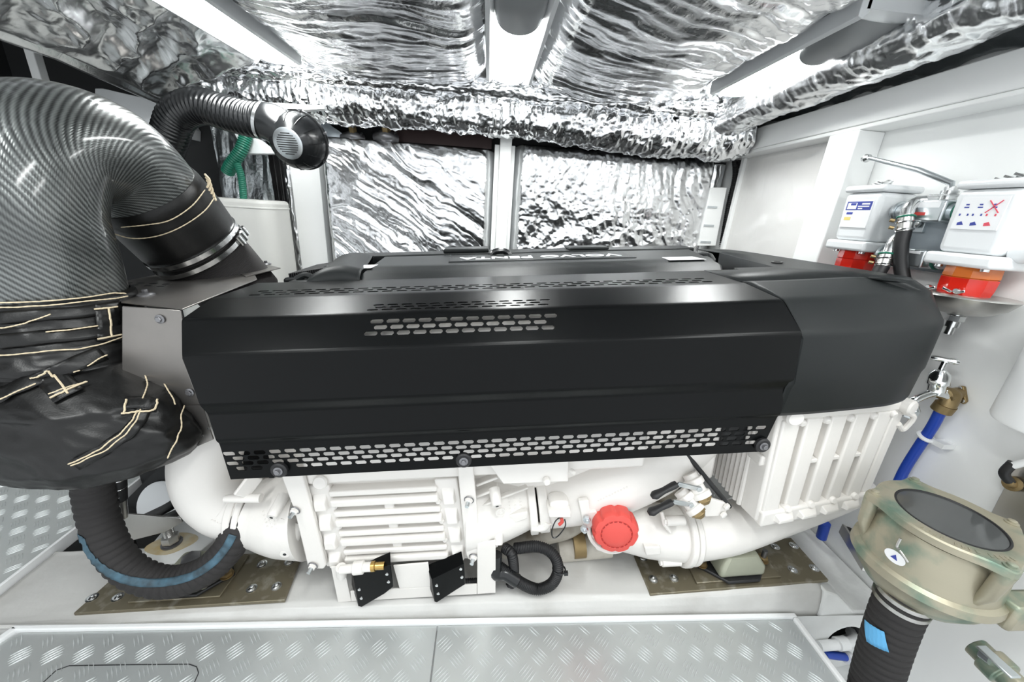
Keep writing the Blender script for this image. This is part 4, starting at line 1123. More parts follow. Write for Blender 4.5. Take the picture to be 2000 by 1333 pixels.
# ================================================================== LEFT SIDE: EXHAUST
def bvh_of(o):
    me = o.data; off = o.matrix_basis.translation.copy(); p = o.parent
    while p: off += p.location; p = p.parent
    return BVHTree.FromPolygons([v.co + off for v in me.vertices], [tuple(q.vertices) for q in me.polygons])
def cast(bv, px, py):
    d = (ROT @ Vector((px - 1000, -(py - 666), -FPX))).normalized()
    h, n, _, _ = bv.ray_cast(CAM, d)
    if h is None: return None, None
    return h, (n if n.dot(d) < 0 else -n)
def on_surf(bv, pts, step=7, lift=.010):
    S = spline([(x, y, 0) for x, y in pts], 10)
    out = []
    for s in S:
        h, n = cast(bv, s.x, s.y)
        if h is not None: out.append((h + n * lift, n))
    return out
def stitch(t, bv, pts, r=.0022, parent=None, m='thread'):
    q = on_surf(bv, pts)
    if len(q) < 3: return
    P = [a for a, _ in q]
    P = [P[0]] + [(P[i-1] + P[i] * 2 + P[i+1]) / 4 for i in range(1, len(P) - 1)] + [P[-1]]
    P = P[:1] + [(P[i-1] + P[i] * 2 + P[i+1]) / 4 for i in range(1, len(P) - 1)] + P[-1:]
    R = [r * (1. if i % 2 else .72) for i in range(len(P))]
    t.part(G().tube(P, R, 6), 'stitching', m, parent, smooth=60)
def ribbon(t, bv, pts, w, name, m, lift=.004, parent=None, th=.004):
    q = on_surf(bv, pts, lift=lift); vs = []
    if len(q) < 3: return None
    for i, (p, n) in enumerate(q):
        d = (q[min(i+1, len(q)-1)][0] - q[max(i-1, 0)][0]).normalized(); s = n.cross(d).normalized()
        for k in (-1, -.5, 0, .5, 1): vs.append(p + s * w * k / 2 + n * (.35 * w * .12 * (1 - k*k)))
    fs = [(i*5+k, i*5+k+1, i*5+6+k, i*5+5+k) for i in range(len(q)-1) for k in range(4)]
    return t.part(G().add(vs, fs), name, m, parent, smooth=70, solid=th)

XP = spline([(-1.235, 1.12, .97), (-1.23, 1.12, 1.15), (-1.23, 1.125, 1.29), (-1.22, 1.20, 1.425), (-1.20, 1.36, 1.435), (-1.18, 1.48, 1.31), (-1.147, 1.56, 1.17), (-1.11, 1.63, 1.05), (-1.07, 1.70, .92)], 16)
ne = 16 * 5 + 8
EX = T('exhaust_elbow', 'carbon fibre exhaust elbow arching over the left end of the engine', 'exhaust pipe', (-1.23, 1.12, .97))
eo = EX.part(G().tube(XP[:ne], .160, 64, up=(0, 1, 0)), 'carbon_elbow', 'carbon', smooth=80)
EX.part(G().tube(XP[ne-12:ne+10], list(np.interp(np.arange(22), [0, 2, 11, 19, 21], [.162, .168, .171, .168, .162])), 48), 'leather_cuff', 'leather', smooth=60)
for i0, w in ((ne + 9, .018), (ne + 13, .018)):
    c = XP[i0]; d = (XP[i0+1] - XP[i0-1]).normalized()
    cl = EX.part(G().lathe(c - d*w/2, d, [(.160, 0), (.171, .001), (.171, w), (.160, w + .001)], 56), 'hose_clamp', 'steel')
    for a in (0, .28, .5):
        bx, by, _ = frame(d); ang = math.radians(152 + (i0 - ne) * 26) + a * .8
        p = c + (bx*math.cos(ang) + by*math.sin(ang)) * .176
        EX.part(G().cyl(p - d*.018, p + d*.018, .012, .012, 14), 'clamp_bolt', 'steel', cl)
P, R = [], []
for i in range(ne + 4, len(XP)):
    for k in range(4):
        t_ = k / 4; q = XP[i].lerp(XP[min(i+1, len(XP)-1)], t_); P.append(q); R.append(.151 - .003 * (k % 2))
EX.part(G().tube(P, R, 48), 'rubber_hose', 'hose_cloth', smooth=70)
bv = bvh_of(bpy.data.objects['leather_cuff'])
stitch(EX, bv, [(212, 447), (260, 462), (310, 458), (355, 440), (395, 412), (415, 385)], .0022)
stitch(EX, bv, [(240, 440), (285, 436), (330, 428), (370, 402), (395, 372)], .0022)
h, n = cast(bv, 404, 352)
for q in range(5):
    b0 = at(400 + q*2, 340 + q*6, Y=1.50); EX.part(G().tube(spline([b0, b0 + Vector((.02, -.01, -.02 - q*.004)), b0 + Vector((.012 + .004*q, -.02, -.045))], 4), .0035, 6), 'rope_end', 'thread')

# ------------------------------------------------------------------ lagging jacket
LZ = [1.055, 1.05, 1.02, .97, .93, .905, .885, .86, .81, .74, .67, .62, .585, .565, .56]
LR = [.165, .178, .186, .192, .190, .184, .178, .205, .245, .262, .255, .23, .18, .11, .01]
LXc = [-1.235, -1.235, -1.23, -1.215, -1.20, -1.19, -1.18, -1.16, -1.11, -1.075, -1.065, -1.08, -1.11, -1.14, -1.14]
LYc = [1.12, 1.12, 1.115, 1.10, 1.08, 1.06, 1.05, 1.03, .985, .965, .96, .97, .98, 1., 1.]
def jacket(U, V):
    th = U * 2 * np.pi; k = np.linspace(0, 1, len(LZ))
    Z = np.interp(V, k, LZ); R = np.interp(V, k, LR); XC = np.interp(V, k, LXc)
    low = np.clip((.9 - Z) / .1, 0, 1)
    c, s = np.cos(th), np.sin(th)
    wv = fbm(c * 2 + 5, Z * 6, 300)
    F = .023 * (ridge(c * 1.3 + s * .7 + wv + 4, Z * 11 + c * 1.6, 301, 3) - .55) * (.35 + .9 * low)
    F = F + .03 * (fbm(c * 1.5 + 7, Z * 5 + s, 305) - .5) * low + .022 * (ridge(c * 2.2 + Z * 4 + 5, s * 1.5 + Z * 3, 309, 2) - .6) * low + .006 * (ridge(c * 5 + 9, Z * 40, 307, 2) - .5)
    Rr = np.maximum(R + F * np.clip(R / .1, 0, 1), .005)
    return XC + Rr * c, np.interp(V, k, LYc) + Rr * s * (.95 - .33 * low), Z + 0 * U
JK = T('exhaust_lagging', 'black stitched lagging jacket strapped round the exhaust below the carbon elbow', 'lagging jacket', (-1.16, 1.1, .505))
jo = sheet('jacket', jacket, 150, 150, 'leather', JK.o, JK.loc)
bv = bvh_of(jo)
for pts in ([(0, 598), (80, 595), (160, 588), (210, 580), (240, 576)], [(0, 602), (80, 599), (160, 592), (215, 585), (243, 580)],
            [(0, 642), (40, 636), (70, 626), (100, 617)], [(92, 650), (140, 645), (188, 637)], [(0, 697), (80, 689), (170, 679), (215, 668), (255, 650)],
            [(0, 785), (40, 768), (75, 753)], [(98, 773), (135, 760), (172, 750)], [(142, 728), (175, 712), (207, 694)],
            [(262, 712), (280, 735), (286, 760), (278, 783)], [(288, 728), (315, 750), (333, 780), (338, 793)],
            [(275, 800), (262, 830), (235, 860), (190, 885), (145, 905)], [(268, 803), (252, 832), (222, 860), (180, 884), (140, 902)],
            [(352, 795), (350, 830), (338, 865), (325, 890)]):
    stitch(JK, bv, pts, .0021)
for pts, w, st in (([(0, 622), (80, 616), (160, 610), (235, 598)], .03, None), ([(0, 668), (80, 660), (170, 652), (250, 636)], .035, None),
                   ([(206, 598), (209, 630), (212, 668)], .048, [[(181, 606), (224, 602)], [(187, 664), (232, 655)], [(208, 604), (211, 630), (214, 660)]]),
                   ([(0, 775), (60, 748), (120, 724), (200, 690)], .04, None),
                   ([(88, 722), (112, 748), (138, 775)], .055, [[(98, 723), (118, 748), (138, 772)], [(60, 738), (96, 724)], [(100, 782), (140, 763), (170, 751)]]),
                   ([(283, 795), (265, 830), (228, 862), (150, 906)], .03, None),
                   ([(243, 790), (275, 788), (306, 792)], .035, [[(248, 785), (243, 803)], [(305, 784), (300, 803)], [(238, 803), (300, 803)]])):
    rb = ribbon(JK, bv, pts, w, 'strap', 'leather')
    for s_ in st or []:
        q = s_ if len(s_) > 2 else [s_[0], ((s_[0][0]+s_[1][0])/2, (s_[0][1]+s_[1][1])/2), s_[1]]
        qq = on_surf(bv, q, lift=.012)
        if len(qq) > 2 and rb: JK.part(G().tube([a for a, _ in qq], .0024, 6), 'stitching', 'thread', rb)

# ------------------------------------------------------------------ curved cooling hose with blue stripe
HPTS = [(178, 900, 1.04), (183, 960, 1.03), (196, 1020, 1.01), (224, 1082, .99), (268, 1122, .98), (330, 1137, .98), (396, 1118, .985), (440, 1080, 1.0), (464, 1040, 1.02), (478, 1005, 1.05)]
path = [at(x, y, Y=Y) for x, y, Y in HPTS]
for p in path:
    if p.z < .05: p.z = .05
CH = T('coolant_hose', 'thick black ribbed hose with a blue stripe curving over the left mounting plate', 'hose', (path[5].x, path[5].y, .04))
P, R = hose_rings(path, .0500, .025, .0035, sharp=3.)
ho = CH.part(G().tube(P, R, 36), 'hose_body', 'hose_cloth', smooth=70)
bv = bvh_of(ho)
ribbon(CH, bv, [(156, 1045), (176, 1085), (212, 1118), (262, 1136), (320, 1138), (375, 1125), (415, 1100), (440, 1072), (455, 1045)], .024, 'blue_stripe', 'hose_blue', lift=.0005, th=.001)
d0 = (path[1] - path[0]).normalized(); c0_ = path[0].lerp(path[1], .35)
CH.part(G().lathe(c0_, d0, [(.049, 0), (.0525, .001), (.0525, .014), (.049, .015)], 36), 'hose_clamp', 'bolt_dark')

# ------------------------------------------------------------------ bolt pad and bits under the lagging
def zp(pts, z): return [at(x, y, Z=z) for x, y in pts]
pz = .10
pad = zp([(272, 1092), (345, 1003), (435, 1038), (372, 1092), (318, 1104)], pz)
BP = T('bearing_block', 'white block with a large rusty bolt beside the curved hose', 'block', (sum(p.x for p in pad)/5, sum(p.y for p in pad)/5, 0))
BP.part(G().prism(pad, (0, 0, -.045)), 'block', 'white_gel', bevel=.004)
bc = at(336, 1062, Z=pz)
BP.part(G().prism([bc + Vector((.075*math.cos(a)*(1+.2*math.sin(2*a)), .05*math.sin(a), .0005)) for a in [2*math.pi*k/28 for k in range(28)]], (0, 0, .001)), 'sealant_stain', 'stain')
BP.part(G().lathe(bc, (0, 0, 1), [(.032, 0), (.032, .006), (.028, .008)], 28), 'washer', 'bolt_dark')
BP.part(G().hexa(bc + Vector((0, 0, .008)), (-.1, .1, 1), .027, .03), 'nut', 'stainless')
P, R = hose_rings([bc + Vector((0, 0, .03)), bc + Vector((-.004, .004, .06)), bc + Vector((-.008, .008, .095))], .0165, .004, .0015)
BP.part(G().tube(P, R, 18), 'threaded_bolt', 'stainless')
BP.part(G().lathe(bc + Vector((-.009, .009, .09)), (-.1, .1, 1), [(.017, 0), (.018, .008), (.012, .013)], 18), 'rusty_end', 'rust_brown')
BS = T('steel_strut', 'bent stainless strap behind the curved hose', 'strap', at(245, 1040, Y=1.12))
BS.part(G().prism([at(x, y, Y=1.12) for x, y in ((232, 1003), (352, 1012), (356, 1020), (322, 1040), (250, 1058), (240, 1030))], (0, .006, 0)), 'flat_strap', 'stainless', bevel=.0015)
BS.part(G().tube([at(236, 960, Y=1.1), at(240, 1010, Y=1.1)], .014, 16), 'post', 'stainless')
BS.part(G().tube([at(229, 905, Y=1.08), at(232, 975, Y=1.08)], .022, 18), 'rubber_sleeve', 'black')
for y in (935, 952, 966): BS.part(G().torus(at(230, y, Y=1.08), (0.02, 0, 1), .022, .0022, 22, 6), 'sleeve_band', 'steel')
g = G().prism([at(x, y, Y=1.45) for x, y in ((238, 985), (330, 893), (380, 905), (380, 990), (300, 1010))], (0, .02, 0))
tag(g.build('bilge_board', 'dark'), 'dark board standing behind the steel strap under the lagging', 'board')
o = G().lathe(at(315, 985, Y=1.40), (-.1, -1, .5), [(.10, 0), (.10, .01), (.085, .02), (.0, .022)], 36).build('inspection_cover', 'grey_white')
tag(o, 'pale round cover lying behind the rusty bolt', 'cover')
o = G().tube(spline([at(285, 1012, Y=1.25), at(330, 990, Y=1.25), at(360, 968, Y=1.28)], 8), .018, 14).build('cable_bundle', 'black')
tag(o, 'black cable bundle crossing the pale round cover', 'cable')
o = G().tube(spline([at(315, 1015, Y=1.22), at(350, 1000, Y=1.22), at(385, 985, Y=1.25)], 8), .014, 14).build('cable_bundle', 'black')
tag(o, 'thin black cable running beside the rusty bolt', 'cable')
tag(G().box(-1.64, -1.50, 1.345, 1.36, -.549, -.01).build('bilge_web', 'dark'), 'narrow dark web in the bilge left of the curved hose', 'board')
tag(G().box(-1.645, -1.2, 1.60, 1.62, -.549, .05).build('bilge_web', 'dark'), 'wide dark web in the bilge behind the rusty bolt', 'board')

# ------------------------------------------------------------------ far left corner
TK = T('storage_tank', 'off white rounded tank in the far left corner behind the exhaust', 'tank', (-1.55, 2.5, -.3))
out = []
for cx_, cy_, a0 in ((-1.33, 2.42, -90), (-1.33, 2.52, 0), (-1.8, 2.52, 90), (-1.8, 2.42, 180)):
    for k in range(7):
        a = math.radians(a0 + 15*k); out.append((cx_ + .09*math.cos(a), cy_ + .09*math.sin(a), -.3))
TK.part(G().prism(out, (0, 0, 1.62)), 'shell', 'tank', bevel=.02, seg=3)
TK.part(G().prism([((x+1.56)*1.008-1.56, (y-2.47)*1.02+2.47, 1.27) for x, y, z in out], (0, 0, .012)), 'seam', 'tank', bevel=.004)
g = G()
n = 60
vs = []
for i in range(n + 1):
    x = -1.66 + .34 * i / n; y = 2.70 + .014 * math.cos(i * 2*math.pi / 6)
    vs += [(x, y, .9), (x, y, 1.62)]
g.add(vs, [(2*i, 2*i+2, 2*i+3, 2*i+1) for i in range(n)])
tag(g.build('corrugated_panel', 'black', smooth=60, solid=.003), 'black corrugated panel above the tank', 'panel')
tag(G().prism([at(x, y, Y=2.45) for x, y in ((452, 250), (470, 245), (540, 300), (478, 300))], (0, .05, 0)).build('support_beam', 'grey_white', bevel=.003), 'pale sloping beam end under the black duct', 'beam')
tag(G().prism([at(x, y, Y=2.5) for x, y in ((185, 172), (200, 172), (300, 195), (330, 240), (330, 262), (185, 222))], (0, .249, 0)).build('side_panel', 'grey_white', bevel=.003), 'pale grey panel seen between exhaust elbow and black duct', 'panel')
wu = at(62, 122, Y=2.2)
tag(G().box(wu.x - .02, wu.x + .02, 2.2, 2.24, .0, 2.139).build('white_upright', 'white_gel', bevel=.003), 'thin white upright at the top left above the elbow', 'upright')
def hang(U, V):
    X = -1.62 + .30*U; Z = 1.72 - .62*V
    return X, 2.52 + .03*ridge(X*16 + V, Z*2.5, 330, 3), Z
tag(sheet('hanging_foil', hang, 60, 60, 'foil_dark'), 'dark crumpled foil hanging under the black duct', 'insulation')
P, R = hose_rings([at(482, 262, Y=2.42), at(470, 295, Y=2.40), at(452, 320, Y=2.40), at(445, 335, Y=2.42)], .034, .012, .004)
tag(G().tube(P, R, 20).build('green_hose', 'green', smooth=80), 'thick green ribbed hose hanging beside the dark foil', 'hose')
P, R = hose_rings([at(462, 318, Y=2.38), at(470, 340, Y=2.38), at(474, 365, Y=2.38), at(476, 395, Y=2.38)], .020, .010, .003)
tag(G().tube(P, R, 16).build('green_hose', 'green', smooth=80), 'thin green ribbed hose dropping behind the tank', 'hose')

# ------------------------------------------------------------------ black air duct with grille
AD = T('air_duct', 'black ribbed air duct with a silver grille nozzle under the foil roll', 'air duct', at(570, 335, Y=2.2))
P, R = hose_rings([at(320, 300, Y=2.30), at(332, 262, Y=2.27), at(350, 222, Y=2.23), at(392, 207, Y=2.2), at(440, 220, Y=2.18), at(485, 232, Y=2.16), at(512, 236, Y=2.15)], .082, .022, .009)
AD.part(G().tube(P, R, 32), 'ribbed_hose', 'black_gloss', smooth=80)
rcn = at(588, 274, Y=2.19); ax = ((CAM - rcn).normalized() * .9 + Vector((-.42, 0, -.12))).normalized(); L = .125; gc = rcn + ax * L
sh_ = AD.part(G().lathe(rcn, ax, [(.02, -.04), (.10, -.034), (.128, -.016), (.130, -.008), (.138, -.007), (.138, .007), (.131, .008), (.130, L*.35), (.124, L*.55), (.112, L*.75), (.092, L*.92), (.070, L-.002), (.068, L)], 48), 'nozzle_shell', 'black_gloss', smooth=50)
AD.part(G().tube(spline([at(508, 234, Y=2.15), at(535, 242, Y=2.15), at(568, 262, Y=2.16)], 8), list(np.linspace(.080, .10, 17)), 32), 'nozzle_neck', 'black_gloss', smooth=60)
dd = (at(516, 237, Y=2.15) - at(508, 234, Y=2.15)).normalized()
AD.part(G().lathe(at(510, 235, Y=2.15), dd, [(.082, 0), (.087, .001), (.087, .016), (.082, .017)], 36), 'hose_clamp', 'steel')
gr = AD.part(G().lathe(gc, ax, [(.068, -.004), (.070, .003), (.064, .006), (.0, .007)], 40), 'grille', 'zinc', sh_)
gx, gy, _ = frame(ax)
for i in range(10):
    v = -.045 + i * .010; hw = math.sqrt(max(.050**2 - v*v, 0))
    AD.part(G().bar(gc + ax*.0065 + gy*v - gx*hw, gc + ax*.0065 + gy*v + gx*hw, .0042, .002, ax), 'grille_slot', 'dark', gr)
for k in range(12):
    a = 2*math.pi*k/12
    f = lambda r, h: rcn + ax*h + (gx*math.cos(a) + gy*math.sin(a))*r
    AD.part(G().tube([f(.131, .012), f(.1305, L*.35), f(.1245, L*.55), f(.1125, L*.75), f(.093, L*.92)], .0022, 6), 'shell_rib', 'black_gloss', sh_)
for k in range(6):
    a = 2*math.pi*k/6 + .3
    AD.part(G().cyl(rcn + (gx*math.cos(a)+gy*math.sin(a))*.138 - ax*.01, rcn + (gx*math.cos(a)+gy*math.sin(a))*.138 + ax*.012, .006, .006, 10), 'shell_screw', 'bolt_dark', sh_)
tag(G().prism([at(x, y, Y=2.25) for x, y in ((528, 200), (632, 205), (634, 212), (580, 216), (530, 206))], (0, .04, 0)).build('duct_bracket', 'white_gel', bevel=.002), 'white bracket above the grille nozzle', 'bracket')
tag(G().prism([at(x, y, Y=2.62) for x, y in ((560, 235), (640, 240), (690, 275), (640, 285), (570, 290))], (0, .03, 0)).build('rear_bracket', 'slate', bevel=.002), 'grey plate behind the grille nozzle', 'plate')
# fittings in the dark gap above the wall pads
for x, lab in ((690, 'small brass elbow fitting in the gap above the left pad'), (755, 'larger brass elbow fitting in the gap above the left pad')):
    t = T('pipe_fitting', lab, 'fitting', at(x, 285, Y=2.66), 'fittings above the wall pads')
    r = .03 if x < 700 else .036
    t.part(G().tube(spline([at(x - 18, 270, Y=2.64), at(x, 266, Y=2.60), at(x + 18, 272, Y=2.64)], 6), r, 16), 'elbow', 'bolt_dark', smooth=60)
    t.part(G().hexa(at(x, 262, Y=2.60), (0, -.4, 1), r * .8, .05), 'hex_nut', 'brass_old')
    t.part(G().torus(at(x + 16, 271, Y=2.63), (1, 0, -.2), r, .006, 20, 6), 'ring', 'zinc')
tag(G().box(-.62, .0, 2.68, 2.74, 1.72, 1.83).build('wiring_channel', 'red_void'), 'dark reddish trunking in the gap above the left pad', 'trunking')
for x in (1305, 1330, 1355):
    o = G().tube([at(x, 312, Y=2.68), at(x + 3, 285, Y=2.68)], .02, 14).build('pipe_stub', 'bolt_dark'); tag(o, {1305: 'leftmost', 1330: 'middle', 1355: 'rightmost'}[x] + ' dark pipe stub in the gap above the right pad', 'pipe', 'pipe stubs above the right pad')
# right far corner: white rack and black conduit
RK = T('cable_rack', 'white slotted rack at the right edge of the right foil pad', 'rack', (1.58, 2.62, .9))
RK.part(G().prism([at(x, y, Y=2.56) for x, y in ((1388, 366), (1420, 366), (1398, 480), (1362, 480))], (0, .03, 0)), 'rack_sheet', 'white_gel', bevel=.003)
for y in (402, 438, 470): RK.part(G().prism([at(x, yy, Y=2.555) for x, yy in ((1390 - (y-366)*.2, y), (1408 - (y-366)*.18, y + 1), (1407 - (y-366)*.18, y + 5), (1389 - (y-366)*.2, y + 4))], (0, .006, 0)), 'rack_slot', 'zinc')
for dx, lab in ((0, 'left'), (9, 'right')):
    P, R = hose_rings([at(1434 + dx, 300, Y=2.60), at(1436 + dx, 345, Y=2.60), at(1424 + dx, 400, Y=2.60), at(1408 + dx, 490, Y=2.60), at(1395 + dx, 560, Y=2.60)], .019, .012, .003)
    tag(G().tube(P, R, 14).build('black_conduit', 'black', smooth=80), 'black ribbed conduit in the far right corner, the %s one of the pair' % lab, 'conduit', 'black conduits in the corner')
# ================================================================== RIGHT WALL: FUEL FILTERS
def rbox(x0, x1, y0, y1, z0, z1, tx=0., ty=0.):
    """box whose lower end is narrower by tx, ty on each side"""
    vs = [(x, y, z) for z, k in ((z0, 1), (z1, 0)) for x, y in ((x0 + tx*k, y0 + ty*k), (x1 - tx*k*.2, y0 + ty*k), (x1 - tx*k*.2, y1 - ty*k), (x0 + tx*k, y1 - ty*k))]
    return G().add(vs, [(0, 3, 2, 1), (4, 5, 6, 7)] + [(k, (k+1) % 4, 4 + (k+1) % 4, 4 + k) for k in range(4)])
def wing(t, p, par):
    o = t.part(G().lathe(p, (-1, -.3, .2), [(.009, 0), (.009, .012), (.006, .018)], 14), 'wing_screw', 'steel', par)
    for s in (-1, 1):
        t.part(G().prism([p + Vector((-.012, s*.004, 0)), p + Vector((-.016, s*.028, .010)), p + Vector((-.016, s*.030, .002)), p + Vector((-.012, s*.008, -.006))], (-.004, 0, 0)), 'wing', 'steel', o, bevel=.0015)
def fuel_filter(label, y0, y1, zb, zt, bowl, bowl2):
    xf, xb = 1.445, 1.60
    t = T('fuel_filter', label, 'fuel filter', (1.52, (y0+y1)/2, zb - .13), 'fuel filters on the right wall')
    b = t.part(rbox(xf, xb, y0, y1, zb, zt, .004, .006), 'housing', 'grey_white', bevel=.018, seg=4)
    t.part(G().box(xf - .006, xb, y0 - .006, y1 + .006, zt + .001, zt + .026), 'lid', 'grey_white', bevel=.010, seg=3)
    for q in range(3): wing(t, Vector((xf + .03 + .04*q, y0 + .02 + q*.05, zt + .032)), b)
    t.part(G().box(xf - .010, xb, y0 - .010, y1 + .010, zb - .038, zb), 'base_flange', 'grey_white', bevel=.010, seg=3)
    for yy in (y0 + .02, y1 - .02):
        t.part(G().lathe((xf + .02, yy, zb - .038), (0, 0, -1), [(.010, 0), (.010, .008), (.006, .010)], 14), 'flange_bolt', 'steel', b)
    # clear bowl, eight sided and slightly tapered
    cx_, cy_ = (xf + xb)/2 - .01, (y0 + y1)/2
    bo = t.part(G().lathe((cx_, cy_, zb - .038), (0, 0, -1), [(.062, 0), (.064, .03), (.060, .033), (.060, .036)], 10), 'bowl_upper', bowl, smooth=20)
    t.part(G().lathe((cx_, cy_, zb - .072), (0, 0, -1), [(.064, 0), (.063, .03), (.058, .060), (.050, .064)], 10), 'bowl', bowl2, smooth=20)
    t.part(G().lathe((cx_, cy_, zb - .05), (0, 0, -1), [(.045, 0), (.045, .07)], 16), 'bowl_core', 'red_dark', bo)
    for p in (Vector((cx_ - .064, cy_ + .045, zb - .115)), Vector((cx_ - .06, cy_ - .03, zb - .112))): wing(t, p, bo)
    return t, b, xf
t, b, xf = fuel_filter('fuel filter with a blue printed label and red bowl nearest the white column', 1.395, 1.550, 1.325, 1.505, 'red_clear', 'red_clear')
# label: blue header block and small print
def lab(t, b, y0, y1, z0, z1, m, d=.0006, x=None): t.part(G().box((x or xf) - d, (x or xf) + .004, y0, y1, z0, z1), 'label_print', m, b)
lab(t, b, 1.418, 1.530, 1.375, 1.475, 'label_white', .0008)
lab(t, b, 1.422, 1.526, 1.440, 1.472, 'label_blue', .0014)
lab(t, b, 1.482, 1.521, 1.444, 1.467, 'label_white', .0019); lab(t, b, 1.486, 1.508, 1.458, 1.466, 'label_blue', .0023)
lab(t, b, 1.430, 1.462, 1.460, 1.466, 'label_white', .0019); lab(t, b, 1.430, 1.476, 1.452, 1.456, 'label_white', .0019); lab(t, b, 1.456, 1.474, 1.444, 1.448, 'label_white', .0019)
lab(t, b, 1.490, 1.516, 1.424, 1.432, 'label_blue', .0014); lab(t, b, 1.492, 1.520, 1.402, 1.414, 'label_yellow', .0014)
t2, b2, xf = fuel_filter('fuel filter with a picture label and orange bowl above the steel dish', 1.005, 1.165, 1.315, 1.500, 'orange_clear', 'red_clear')
lab(t2, b2, 1.028, 1.140, 1.385, 1.478, 'label_white', .0008)
for i, y in enumerate((1.120, 1.087, 1.054)):
    lab(t2, b2, y - .006, y + .006, 1.446, 1.450, 'label_blue', .0014); lab(t2, b2, y - .004, y + .004, 1.454, 1.458, 'label_blue', .0014)
    m = 'label_red' if i == 2 else 'label_blue'
    t2.part(G().prism([(xf - .0014, y - .009, 1.398), (xf - .0014, y + .007, 1.396), (xf - .0014, y + .008, 1.404), (xf - .0014, y - .002, 1.408)], (.004, 0, 0)), 'label_print', m, b2)
    for s in (-1, 1): lab(t2, b2, y + s*.010 - .002, y + s*.010 + .002, 1.424, 1.430, 'label_red' if i == 2 else 'label_blue', .0014)
for s in (-1, 1):
    t2.part(G().bar((xf - .001, 1.040, 1.450 + s*.017), (xf - .001, 1.070, 1.450 - s*.017), .003, .0022), 'label_print', 'label_red', b2)
t2.part(G().lathe((1.52, 1.0, 1.335), (0, -1, .0), [(.035, -.01), (.035, .03), (.026, .032), (.026, .04)], 24), 'side_port', 'grey_white', b2)

# ------------------------------------------------------------------ changeover valve between the filters
CV = T('changeover_valve', 'steel changeover valve with a long lever between the two fuel filters', 'valve', (1.56, 1.28, 1.25))
CV.part(G().box(1.575, 1.6199, 1.16, 1.40, 1.24, 1.46), 'back_plate', 'slate', bevel=.003)
CV.part(G().prism([at(x, y, X=1.565) for x, y in ((1775, 422), (1812, 422), (1800, 454), (1762, 452))], (.012, 0, 0)), 'bolt_plate', 'zinc', bevel=.002)
CV.part(G().hexa(at(1793, 437, X=1.562), (-1, 0, 0), .015, .012), 'bolt', 'steel')
for z0, z1 in ((1.405, 1.475), (1.255, 1.315)):
    v = CV.part(G().box(1.47, 1.56, 1.20, 1.29, z0, z1), 'valve_block', 'zinc', bevel=.006)
    CV.part(G().box(1.4692, 1.472, 1.215, 1.28, z0 + .045, z1 - .006), 'block_label', 'label_white', v)
    CV.part(G().box(1.4688, 1.472, 1.25, 1.288, z0 + .020, z0 + .030), 'red_mark', 'red', v)
    CV.part(G().tube([(1.515, 1.17, (z0+z1)/2), (1.515, 1.20, (z0+z1)/2)], .028, 20), 'coupling', 'zinc', v)
    CV.part(G().tube([(1.515, 1.29, (z0+z1)/2), (1.515, 1.39, (z0+z1)/2)], .026, 20), 'coupling', 'zinc', v)
    CV.part(G().torus((1.515, 1.187, (z0+z1)/2), (0, 1, 0), .029, .004, 22, 6), 'green_ring', 'green', v)
    CV.part(G().torus((1.515, 1.375, (z0+z1)/2), (0, 1, 0), .030, .006, 22, 6), 'port_ring', 'zinc', v)
lv0 = Vector((1.515, 1.24, 1.50))
CV.part(G().cyl((1.515, 1.24, 1.475), (1.515, 1.24, 1.505), .022).box(1.48, 1.55, 1.21, 1.27, 1.488, 1.493).hexa((1.515, 1.24, 1.503), (0, 0, 1), .017, .016), 'stem', 'steel')
e1, e2, e3 = at(1860, 358, X=1.50), at(1795, 332, X=1.49), at(1698, 308, X=1.48)
LVR = CV.part(G().tube([lv0 + Vector((0, 0, .008)), e1, e2, e3], [.008, .009, .009, .007], 12), 'lever', 'zinc', smooth=50)
CV.part(G().lathe(e3 + Vector((0, .012, 0)), (0, -1, .1), [(.002, -.018), (.012, -.012), (.016, 0), (.012, .012), (.002, .018)], 18), 'lever_ball', 'steel', LVR)
# hoses from the valve
def fuel_hose(label, top, pts, X):
    a, b_, c = top
    t = T('fuel_hose', label, 'hose', at(*pts[-1][:2], X=pts[-1][2]))
    t.part(G().tube(spline([at(x, y, X=q) for x, y, q in a], 6), .0185, 16), 'bent_pipe', 'steel', smooth=60)
    p0 = at(*b_[:2], X=b_[2]); p1 = at(*c[:2], X=c[2]); d = p1 - p0
    s = t.part(G().tube([p0, p1], .021, 18), 'sleeve', 'stainless')
    t.part(G().torus(p0.lerp(p1, .1), d, .022, .0035, 20, 6), 'green_ring', 'green', s)
    for q in (.45, .9):
        k = t.part(G().torus(p0.lerp(p1, q), d, .0225, .003, 20, 6), 'clip', 'steel', s)
        t.part(G().cyl(p0.lerp(p1, q) + Vector((-.02, .02, .004)), p0.lerp(p1, q) + Vector((-.03, .028, .006)), .006, .006, 10), 'clip_screw', 'brass_old', k)
    t.part(G().tube(spline([p1] + [at(x, y, X=q) for x, y, q in pts], 8), .0205, 18), 'rubber_hose', 'black', smooth=60)
fuel_hose('black fuel hose dropping straight from the upper valve elbow', ([(1806, 392, 1.49), (1788, 394, 1.47), (1776, 405, 1.45), (1770, 422, 1.44)], (1770, 420, 1.44), (1766, 452, 1.44)), [(1760, 480, 1.44), (1760, 520, 1.45), (1766, 560, 1.46), (1770, 620, 1.47)], 1.44)
fuel_hose('black fuel hose leaning left from the lower valve elbow', ([(1772, 462, 1.49), (1752, 465, 1.46), (1742, 480, 1.44), (1735, 496, 1.43)], (1734, 494, 1.43), (1724, 520, 1.42)), [(1714, 538, 1.41), (1704, 560, 1.41), (1695, 590, 1.41)], 1.43)
